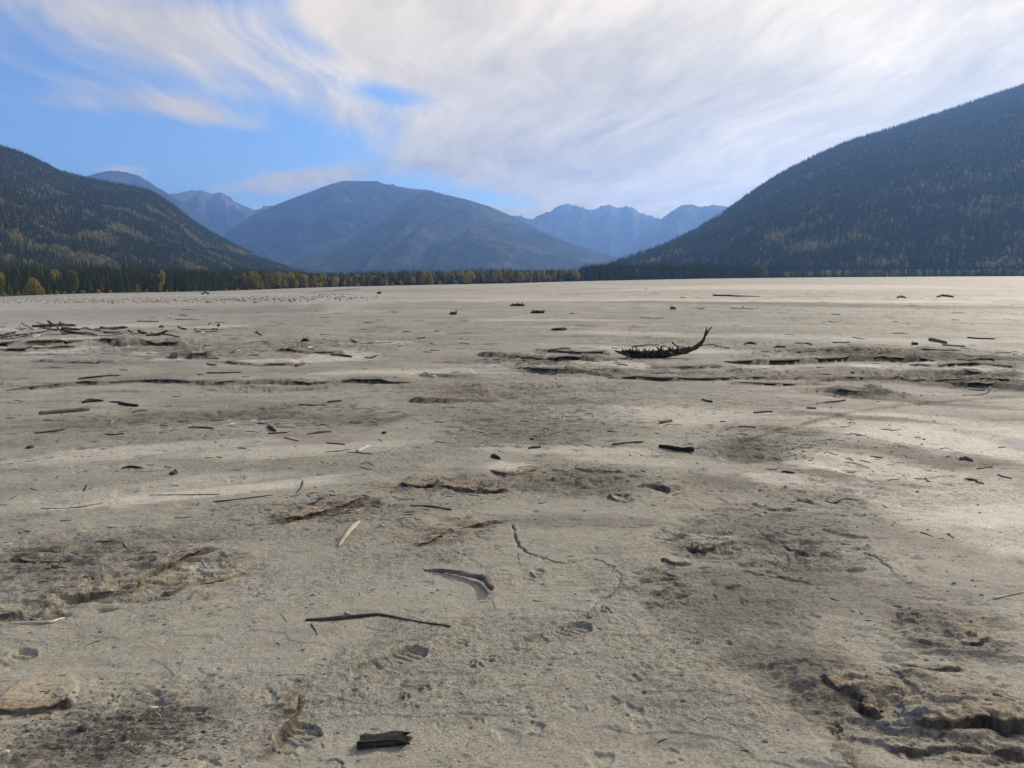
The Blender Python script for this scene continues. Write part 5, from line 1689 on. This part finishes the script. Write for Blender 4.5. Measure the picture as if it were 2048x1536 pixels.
# --- further out: single pieces
FARS = [([(362, 619), (390, 619)], 3, 'dark'), ([(359, 632), (368, 631), (376, 631)], 4, 'dark'), ([(350, 640), (375, 641), (399, 641)], 3.4, 'dark'), ([(512, 663), (518, 666), (524, 669)], 5, 'dark'), ([(430, 645), (450, 645)], 2.4, 'dark'),
        ([(720, 660), (735, 660)], 2.4, 'dark'), ([(730, 645), (750, 645)], 2.2, 'dark'), ([(782, 625), (796, 625)], 2.4, 'dark'), ([(640, 636), (660, 636)], 2.4, 'dark'), ([(1140, 628), (1150, 628)], 3, 'dark'), ([(1280, 634), (1330, 634)], 2.2, 'dark'),
        ([(1395, 617), (1410, 618)], 2.6, 'dark'), ([(1460, 616), (1518, 615)], 2.4, 'dark'), ([(1485, 615), (1490, 614)], 4, 'dark'), ([(1640, 604), (1655, 605)], 2, 'dark'), ([(1820, 610), (1836, 610)], 2.4, 'dark'), ([(1905, 625), (1930, 624)], 2.6, 'dark'),
        ([(1663, 630), (1680, 632)], 3, 'dark'), ([(1657, 644), (1684, 644)], 3, 'grey'), ([(1785, 643), (1800, 644)], 3, 'dark'), ([(1500, 604), (1512, 604)], 2, 'dark'), ([(1362, 596), (1372, 597)], 2.6, 'dark'), ([(1290, 579), (1295, 578)], 3.2, 'dark'),
        ([(1424, 588), (1428, 587)], 2.6, 'dark'), ([(640, 668), (660, 667)], 3, 'grey'), ([(806, 664), (822, 663)], 3, 'dark'), ([(870, 663), (880, 661)], 4, 'dark'), ([(560, 700), (590, 701)], 3, 'dark'), ([(500, 687), (540, 686)], 2.6, 'grey'), ([(860, 687), (872, 688)], 2.6, 'grey'),
        ([(1160, 700), (1200, 694)], 2.6, 'grey'), ([(1705, 675), (1730, 677)], 2.6, 'dark'), ([(1785, 668), (1815, 669)], 2.6, 'dark'), ([(1570, 669), (1590, 670)], 2.6, 'dark'), ([(1640, 700), (1670, 702)], 3, 'dark'), ([(1730, 702), (1765, 703)], 3, 'dark'), ([(100, 735), (130, 734)], 3, 'dark'),
        ([(30, 800), (50, 803)], 2.4, 'grey'), ([(345, 795), (362, 795)], 2.6, 'grey'), ([(330, 815), (345, 814)], 3, 'dark'), ([(395, 756), (408, 755)], 4, 'dark'), ([(485, 758), (500, 757)], 3, 'dark'), ([(885, 818), (910, 815)], 3, 'dark'), ([(700, 833), (720, 836)], 3, 'grey'),
        ([(270, 845), (300, 847)], 2.6, 'dark'), ([(320, 847), (337, 848)], 4, 'dark'), ([(318, 866), (328, 865)], 4, 'dark'), ([(440, 870), (452, 869)], 2.4, 'dark'), ([(115, 885), (118, 876)], 2.6, 'dark'), ([(870, 884), (895, 886)], 3, 'dark'), ([(1170, 890), (1190, 895)], 3, 'brown'),
        ([(1100, 870), (1120, 866)], 3, 'grey'), ([(1440, 842), (1452, 842)], 3.4, 'dark'), ([(1330, 852), (1350, 851)], 3, 'dark'), ([(1700, 868), (1725, 870)], 3, 'dark'), ([(1780, 862), (1800, 860)], 3, 'dark'), ([(1690, 915), (1720, 917)], 3.4, 'dark'), ([(1600, 890), (1625, 889)], 3, 'dark'),
        ([(1880, 888), (1900, 886)], 2.6, 'dark'), ([(1800, 1002), (1830, 1010)], 2.6, 'dark'), ([(1840, 1068), (1866, 1077)], 4, 'dark'), ([(1585, 870), (1610, 866)], 2.6, 'grey'), ([(50, 925), (80, 922)], 2.4, 'grey'), ([(140, 935), (160, 931)], 2.6, 'pale'), ([(18, 1000), (33, 992)], 2.6, 'dark'),
        ([(60, 977), (78, 980)], 3, 'dark'), ([(270, 945), (330, 941)], 2.2, 'dark'), ([(190, 1086), (230, 1083)], 3, 'dark'), ([(245, 1090), (256, 1098)], 4, 'dark'), ([(110, 1150), (135, 1145)], 3.4, 'dark'), ([(168, 1157), (190, 1158)], 4.5, 'dark'), ([(375, 1098), (388, 1100)], 4, 'grey'), ([(420, 1082), (445, 1081)], 3, 'dark'),
        ([(350, 1038), (385, 1032)], 3, 'dark'), ([(465, 1120), (490, 1116)], 3, 'dark'), ([(560, 1225), (575, 1245)], 3, 'grey'), ([(622, 1250), (635, 1272)], 3, 'dark'), ([(732, 1255), (788, 1264)], 3, 'grey'), ([(700, 1010), (720, 1014)], 3, 'dark'), ([(782, 987), (794, 981)], 5, 'grey'),
        ([(1036, 1110), (1040, 1130)], 3, 'dark'), ([(985, 1200), (990, 1215)], 2, 'grey'), ([(200, 1280), (170, 1290)], 3, 'grey'), ([(150, 1414), (176, 1413)], 4, 'pale'), ([(300, 1412), (316, 1403)], 7, 'pale'), ([(310, 1420), (322, 1428)], 4, 'pale'), ([(350, 1510), (364, 1494)], 3.4, 'pale'),
        ([(185, 1510), (210, 1513)], 3, 'brown'), ([(555, 1354), (635, 1360)], 3, 'grey'), ([(553, 1285), (562, 1289)], 5, 'pale'), ([(118, 1350), (132, 1348)], 3, 'dark'), ([(300, 1445), (325, 1443)], 4, 'dark'), ([(1315, 1483), (1335, 1474)], 5, 'dark'), ([(1402, 1445), (1416, 1436)], 3, 'dark'),
        ([(1480, 1500), (1498, 1503)], 4, 'dark'), ([(1612, 1357), (1624, 1355)], 5, 'dark'), ([(1985, 1397), (2030, 1402)], 6, 'dark'), ([(1035, 938), (1070, 935)], 2.4, 'brown'), ([(740, 1010), (760, 1013)], 2.4, 'dark'), ([(940, 990), (960, 992)], 3, 'grey'),
        ([(1150, 940), (1160, 941)], 5, 'dark'), ([(1345, 995), (1360, 990)], 3, 'grey'), ([(1430, 1000), (1450, 1003)], 3, 'grey'), ([(1570, 1065), (1600, 1073)], 3, 'dark'), ([(1660, 1195), (1680, 1200)], 2.4, 'dark'), ([(720, 935), (748, 938)], 3, 'dark'), ([(722, 930), (735, 926), (748, 933)], 2.4, 'dark')]
FL = {'dark': 'small dark twig lying singly on the open mudflat', 'grey': 'small grey twig lying singly on the open mudflat', 'pale': 'small pale chip of driftwood lying singly on the open mudflat', 'brown': 'small brown twig lying singly on the open mudflat'}
rg_t = random.Random(99)
for pp, th, c_ in FARS:
    if len(pp) == 2:      # a crook somewhere along it
        t_ = rg_t.uniform(.3, .7)
        dv = rg_t.uniform(-.10, .10) * math.dist(*pp) * (.5 if pp[0][1] < 800 else 1)
        pp = [pp[0], (pp[0][0] + (pp[1][0] - pp[0][0]) * t_, pp[0][1] + (pp[1][1] - pp[0][1]) * t_ + dv), pp[1]]
    q_ = rg_t.uniform(.45, .95)
    stick(pp, [th * q_, th * .9 * q_, th * rg_t.uniform(.3, .7) * q_], c_, FL[c_], 'scattered small twigs', 'F', 'twig', 'twig', sides=6)


# --- small tangled clumps with upright twigs
def clump(u, v, w_, hgt, n, label, seed, colr='dark'):
    rg = random.Random(seed)
    cx_, cy_ = at(u, v)
    e = thing('root_clump', (cx_, cy_, ground_z(cx_, cy_)), label, 'driftwood')
    k = cy_ / F
    W_, H_ = w_ * k, hgt * k
    link('log', wood_mesh('log', [(-W_ * .5, 0, H_ * .15), (-W_ * .15, .02, H_ * .28), (W_ * .2, 0, H_ * .28), (W_ * .5, .03, H_ * .16)], [H_ * .12, H_ * .3, H_ * .3, H_ * .14], WOOD['root'], seed, 9, .2), parent=e)
    for i in range(n):
        x0 = rg.uniform(-.42, .42) * W_
        tx, tz = x0 + rg.uniform(-.3, .3) * W_, H_ * rg.uniform(.5, 1.05)
        r_ = H_ * rg.uniform(.05, .1)
        link('root', wood_mesh('root', [(x0, rg.uniform(-.1, .1) * W_, 0), ((x0 + tx) / 2, 0, tz * .6), (tx, rg.uniform(-.2, .2) * W_, tz)], [r_ * 1.3, r_, r_ * .5], WOOD[colr], seed + i, 5), parent=e)


clump(1075, 627, 28, 9, 14, 'tangled low root clump bristling with twigs on the open far flat', 701)
clump(906, 628, 15, 9, 4, 'small clump with two thin upright twigs on the far flat', 702)
clump(1346, 618, 12, 9, 4, 'dark lump with an upright stub far out on the flat', 703)
clump(758, 588, 9, 8, 3, 'tiny dark stump with a raised horn on the distant pale silt', 704)
clump(610, 684, 16, 10, 6, 'low clump of twigs between the ledges and the white silt pan', 705)
clump(1830, 690, 14, 9, 5, 'clump of twigs near the thick grey log', 706)
clump(1035, 612, 30, 9, 5, 'sparse row of thin upright twigs far out on the flat', 707)
clump(1560, 694, 26, 7, 4, 'low ragged root knot on far rough silt beyond the ledges', 708)
clump(1016, 567, 20, 6, 5, 'grey heap of driftwood on the rim next to the orange bush', 709, 'grey')
# dark snag in the orange bush
gx_, gy_ = ray_at(1041, float(rim_r(math.atan(17 / F))) - 34)
sn = thing('dead_snag', (gx_, gy_, ground_z(gx_, gy_) - .1), 'dark upright snag standing in the orange bush', 'snag')
link('stem', wood_mesh('snag_stem', [(0, 0, 0), (.1, 0, 2.2), (-.1, 0, 4.6), (.05, 0, 6.6)], [.9, .75, .6, .45], WOOD['char'], 33, 8), parent=sn)
link('stub', wood_mesh('snag_stub', [(0, 0, 3.6), (.7, .1, 4.4), (1.0, .1, 5.2)], [.3, .22, .1], WOOD['char'], 34, 6), parent=sn)

# ------------------------------------------------------------------ stones
stone_m, gg, bs = new_mat('river_stone')
Pn = gg.n('ShaderNodeTexCoord').outputs['Object']
oi = gg.n('ShaderNodeObjectInfo')
c_ = gg.mix(gg.noise(Pn, 30, 4, .6), (.40, .38, .34), (.58, .56, .51))
gg.put(bs.inputs['Base Color'], c_)
bs.inputs['Roughness'].default_value = .8
dstone_m, gg, bs = new_mat('dark_stone')
gg.put(bs.inputs['Base Color'], gg.mix(gg.noise(gg.n('ShaderNodeTexCoord').outputs['Object'], 60, 4, .6), (.020, .020, .024), (.05, .05, .055)))
bs.inputs['Roughness'].default_value = .7


def pebble_geo(rad, seed, flat=.6, sub=2):
    bm = bmesh.new()
    bmesh.ops.create_icosphere(bm, subdivisions=sub, radius=1.0)
    rg = random.Random(seed)
    o = [rg.uniform(-9, 9) for _ in range(3)]
    for v_ in bm.verts:
        n_ = 1 + .16 * math.sin(v_.co.x * 2.1 + o[0]) + .12 * math.sin(v_.co.y * 2.7 + o[1]) + .08 * math.sin(v_.co.z * 3.9 + o[2])
        v_.co = Vector((v_.co.x * 1.2, v_.co.y * .9, v_.co.z * flat)) * n_ * rad
    V_ = [tuple(v_.co) for v_ in bm.verts]
    F_ = [tuple(q.index for q in f.verts) for f in bm.faces]
    bm.free()
    return V_, F_


for i, (u_, v_, w_, mt, lab) in enumerate([(866, 752, 11, stone_m, 'white rounded stone alone on the silt above the long mud step'), (1523, 1031, 8, stone_m, 'small white angular pebble on the rough silt'),
                                           (165, 1457, 17, dstone_m, 'round black stone beside the dark debris patch'), (1064, 878, 8, dstone_m, 'round black clod on coarse grey silt'),
                                           (1208, 764 + 40, 6, stone_m, 'little white pebble on the coarse silt'), (335, 865, 6, stone_m, 'little white pebble beside dark twigs'), (347, 949, 13, dstone_m, 'dark flat clod on the smooth silt'),
                                           (768, 866, 9, dstone_m, 'black clod at the edge of the reddish silt'), (1704, 749, 7, dstone_m, 'black clod by the reddish step'), (60, 896, 13, dstone_m, 'dark lump of turf in a hollow of smooth silt')]):
    cx_, cy_ = at(u_, v_)
    rad = w_ * .5 * math.hypot(cy_, CAM_H) / F
    o = link('stone', mesh_from('stone', *pebble_geo(rad, i + 1), mt, True), label=lab, category='stone')
    o.location = (cx_, cy_, ground_z(cx_, cy_) + rad * .3)


def soup(name, items, mats, label, cat, smooth=False):
    """many small pieces too many to count, joined as one mass"""
    V_, F_, M_ = [], [], []
    for (v_, f_, mi) in items:
        o_ = len(V_)
        V_ += v_
        F_ += [tuple(q + o_ for q in t_) for t_ in f_]
        M_ += [mi] * len(f_)
    me = mesh_from(name, V_, F_, None, smooth)
    for m_ in mats:
        me.materials.append(m_)
    me.polygons.foreach_set('material_index', np.array(M_, np.int32))
    return link(name, me, kind='stuff', label=label, category=cat)


# cobbles of the gravel bar
items = []
rg = random.Random(31)
base_p = [pebble_geo(1.0, 50 + k, .6, 1) for k in range(5)]
grav_m, gg, bs = new_mat('gravel_stone')
gn = gg.noise(gg.n('ShaderNodeTexCoord').outputs['Object'], 2.5, 2, .5)
gg.put(bs.inputs['Base Color'], gg.mix(gg.smooth(gn, .3, .7), (.17, .16, .145), (.50, .47, .42)))
bs.inputs['Roughness'].default_value = .85
for _ in range(4200):
    u_ = rg.uniform(-60, 760)
    v_ = np.interp(u_, [0, 300, 760], [600, 598, 595]) + rg.gauss(0, 3.6) * np.interp(u_, [0, 300, 760], [1.15, 1.0, .7])
    if v_ > 607 or rg.random() < np.interp(u_, [200, 500, 760], [0, .35, 1]):
        continue
    cx_, cy_ = at(u_, v_)
    r_ = rg.uniform(.04, .13) * (1.5 if rg.random() < .12 else 1)
    v0, f0 = base_p[rg.randrange(5)]
    ca_, sa_ = math.cos(rg.random() * 6.3), math.sin(rg.random() * 6.3)
    zz = ground_z(cx_, cy_) + r_ * .2
    items.append(([(cx_ + (q[0] * ca_ - q[1] * sa_) * r_, cy_ + (q[0] * sa_ + q[1] * ca_) * r_, zz + q[2] * r_) for q in v0], f0, 0))
soup('gravel', items, [grav_m], 'bar of pale cobbles and gravel along the far side of the flat', 'gravel')

# twig litter, bark crumbs and clods left in drift lines
litter_d, gg, bs = new_mat('litter_dark')
gg.put(bs.inputs['Base Color'], gg.mix(gg.noise(gg.n('ShaderNodeTexCoord').outputs['Object'], 12, 2, .5), (.03, .026, .022), (.12, .10, .08)))
litter_g, gg, bs = new_mat('litter_grey')
gg.put(bs.inputs['Base Color'], gg.mix(gg.noise(gg.n('ShaderNodeTexCoord').outputs['Object'], 12, 2, .5), (.14, .125, .105), (.30, .27, .22)))
litter_p, gg, bs = new_mat('litter_pale')
gg.put(bs.inputs['Base Color'], gg.mix(gg.noise(gg.n('ShaderNodeTexCoord').outputs['Object'], 12, 2, .5), (.38, .34, .27), (.60, .56, .48)))
clod_m, gg, bs = new_mat('mud_clod')
gg.put(bs.inputs['Base Color'], gg.mix(gg.noise(gg.n('ShaderNodeTexCoord').outputs['Object'], 20, 3, .6), (.13, .12, .105), (.27, .25, .215)))
bs.inputs['Roughness'].default_value = .95
ZONES = [  # u, v, ru, rv, twigs, clods, length (m)
    (250, 1465, 230, 75, 1900, 1500, .016), (120, 1120, 230, 60, 330, 520, .05), (1090, 850, 260, 50, 330, 520, .08), (1160, 965, 220, 35, 260, 340, .05), (680, 1010, 190, 35, 240, 260, .05),
    (1780, 712, 330, 14, 420, 160, .22), (1100, 722, 190, 14, 280, 120, .22), (1950, 760, 150, 22, 220, 90, .2), (1330, 750, 320, 10, 200, 110, .2), (450, 700, 480, 26, 420, 190, .22), (1540, 880, 180, 40, 260, 330, .07),
    (1750, 900, 330, 60, 240, 330, .07), (1600, 1050, 280, 80, 160, 420, .04), (450, 835, 520, 22, 300, 300, .10), (700, 1100, 500, 160, 140, 300, .03), (1000, 1350, 900, 180, 220, 700, .02), (1000, 660, 1050, 40, 620, 240, .30),
    (500, 640, 520, 26, 300, 90, .32), (1500, 625, 560, 22, 280, 80, .38), (1000, 780, 1050, 60, 420, 420, .12), (1850, 1230, 220, 120, 60, 300, .02), (1850, 1460, 220, 70, 40, 220, .02), (300, 900, 320, 60, 160, 140, .06), (880, 965, 160, 22, 160, 160, .04), (1200, 598, 850, 8, 120, 20, .5)]
items_t, items_c = [], []
clod_base = [pebble_geo(1.0, 70 + k, .7, 1) for k in range(4)]
for (u0, v0, ru, rv, nt_, nc_, ln) in ZONES:
    for _ in range(int(nt_ * (.75 if v0 > 1000 else (.4 if v0 > 780 else (.05 if v0 < 700 or (u0, v0) == (1000, 780) else .30))))):
        u_, v_ = rg.gauss(u0, ru * .55), rg.gauss(v0, rv * .55)
        if v_ < 576 or not -60 < u_ < 2110 or v_ > 1590:
            continue
        cx_, cy_ = at(u_, v_)
        L_ = ln * rg.uniform(.2, 1.0) ** 2.2 * (1.6 if v0 > 780 else 1.1)
        a_ = rg.gauss(0.1, .7) if rg.random() < .55 else rg.uniform(0, 3.14)
        ex, ey = math.cos(a_), math.sin(a_)
        w_ = min(L_ * rg.uniform(.02, .06), .016) + .0006
        p0 = (cx_ - ex * L_ / 2, cy_ - ey * L_ / 2)
        p2 = (cx_ + ex * L_ / 2, cy_ + ey * L_ / 2)
        b_ = rg.uniform(-.12, .12) * L_
        pm = (cx_ - ey * b_, cy_ + ex * b_)
        V_ = []
        for (q, ww) in ((p0, w_), (pm, w_ * 1.1), (p2, w_ * .5)):
            zz = ground_z(*q)
            V_ += [(q[0] - ey * ww, q[1] + ex * ww, zz - .001), (q[0] + ey * ww, q[1] - ex * ww, zz - .001), (q[0], q[1], zz + ww * 1.5)]
        F_ = [(0, 1, 2), (6, 8, 7)] + [(a2 + k, a2 + 3 + k, a2 + 3 + (k + 1) % 3, a2 + (k + 1) % 3) for a2 in (0, 3) for k in range(3)]
        q = rg.random()
        items_t.append((V_, F_, 0 if q < .62 else (1 if q < .90 else 2)))
    for _ in range(int(nc_ * .4)):
        u_, v_ = rg.gauss(u0, ru * .6), rg.gauss(v0, rv * .6)
        if v_ < 600 or not -60 < u_ < 2110 or v_ > 1590:
            continue
        cx_, cy_ = at(u_, v_)
        r_ = (.0016 + .006 * rg.random() ** 4) * (1 + cy_ / 9)
        vb, fb = clod_base[rg.randrange(4)]
        zz = ground_z(cx_, cy_)
        items_c.append(([(cx_ + q[0] * r_, cy_ + q[1] * r_, zz + q[2] * r_ * .8 + r_ * .2) for q in vb], fb, 0))
soup('twig_litter', items_t, [litter_d, litter_g, litter_p], 'scattered twig litter and bark crumbs in drift lines on the mud', 'litter')
soup('mud_crumbs', items_c, [clod_m], 'loose crumbs and clods of dry mud strewn over the flat', 'clods')

# ------------------------------------------------------------------ the parked quad bike by the wood
ax, ay = ray_at(409, 235.0)
quad = thing('quad_bike', (ax, ay, ground_z(ax, ay)), 'white and black all-terrain quad bike parked at the edge of the wood', 'quad bike')
quad.rotation_euler = (0, 0, R(14))
qb, gg, bs = new_mat('black_rubber_plastic')
bs.inputs['Base Color'].default_value = (.015, .015, .016, 1)
bs.inputs['Roughness'].default_value = .6
qw, gg, bs = new_mat('white_bodywork')
bs.inputs['Base Color'].default_value = (.70, .71, .74, 1)
bs.inputs['Roughness'].default_value = .35


def lathe_wheel(R0, w_):
    bm = bmesh.new()
    prof = [(R0 * .45, -w_ * .5), (R0 * .9, -w_ * .5), (R0, -w_ * .3), (R0, w_ * .3), (R0 * .9, w_ * .5), (R0 * .45, w_ * .5)]
    V_, F_ = [], []
    n_ = 18
    for k in range(n_):
        t_ = 2 * math.pi * k / n_
        for (r_, y_) in prof:
            q = r_ * (1.04 if k % 2 else 1.0) if r_ == R0 else r_
            V_.append((math.cos(t_) * q, y_, math.sin(t_) * q))
    m_ = len(prof)
    for k in range(n_):
        k2 = (k + 1) % n_
        for j in range(m_):
            j2 = (j + 1) % m_
            F_.append((k * m_ + j, k2 * m_ + j, k2 * m_ + j2, k * m_ + j2))
    bm.free()
    return V_, F_


def box_geo(cx, cy, cz, sx, sy, sz, taper=1.0):
    V_ = [(cx + a_ * sx / 2 * (taper if c_ > 0 else 1), cy + b_ * sy / 2, cz + c_ * sz / 2) for c_ in (-1, 1) for b_ in (-1, 1) for a_ in (-1, 1)]
    return V_, [(0, 2, 3, 1), (4, 5, 7, 6), (0, 1, 5, 4), (2, 6, 7, 3), (0, 4, 6, 2), (1, 3, 7, 5)]


wm = mesh_from('wheel_tyre', *lathe_wheel(.33, .26), qb)
hubm = mesh_from('wheel_hub', *lathe_wheel(.16, .2), qw)
for sx in (-.68, .68):
    for sy in (-.42, .42):
        w_ = link('wheel', wm, parent=quad)
        w_.location = (sx, sy, .33)
        link('hub', hubm, parent=w_)
link('frame', mesh_from('quad_frame', *join_geo([box_geo(0, 0, .48, 1.25, .34, .22), box_geo(.1, 0, .66, .7, .30, .2, .8)]), qb), parent=quad)
link('front_body', mesh_from('front_body', *join_geo([box_geo(.62, 0, .82, .62, .95, .16, .75), box_geo(.66, 0, .92, .36, .5, .16, .7)]), qw), parent=quad)
link('rear_fender', mesh_from('rear_fender', *box_geo(-.68, 0, .80, .70, 1.0, .12, .8), qw), parent=quad)
link('seat', mesh_from('quad_seat', *box_geo(-.18, 0, .90, .72, .32, .16, .85), qb), parent=quad)
rk = join_geo([tube_geo([(x_, -.42, .98), (x_, .42, .98)], [.022, .022], 6)[:2] for x_ in (-.95, -.8, -.65, -.5)] + [tube_geo([(-.98, y_, .98), (-.46, y_, .98)], [.022, .022], 6)[:2] for y_ in (-.42, .42)])
link('cargo_rack', mesh_from('cargo_rack', *rk, qb), parent=quad)
hb = join_geo([tube_geo([(.38, 0, .85), (.28, 0, 1.12)], [.035, .03], 6)[:2], tube_geo([(.2, -.42, 1.16), (.28, 0, 1.13), (.2, .42, 1.16)], [.022, .022, .022], 6)[:2]])
link('handlebar', mesh_from('handlebar', *hb, qb), parent=quad)
for sy in (-.25, .25):
    hl = link('headlight', mesh_from('headlight', *pebble_geo(.08, 3, .8, 1), qw), parent=quad)
    hl.location = (.93, sy, .84)
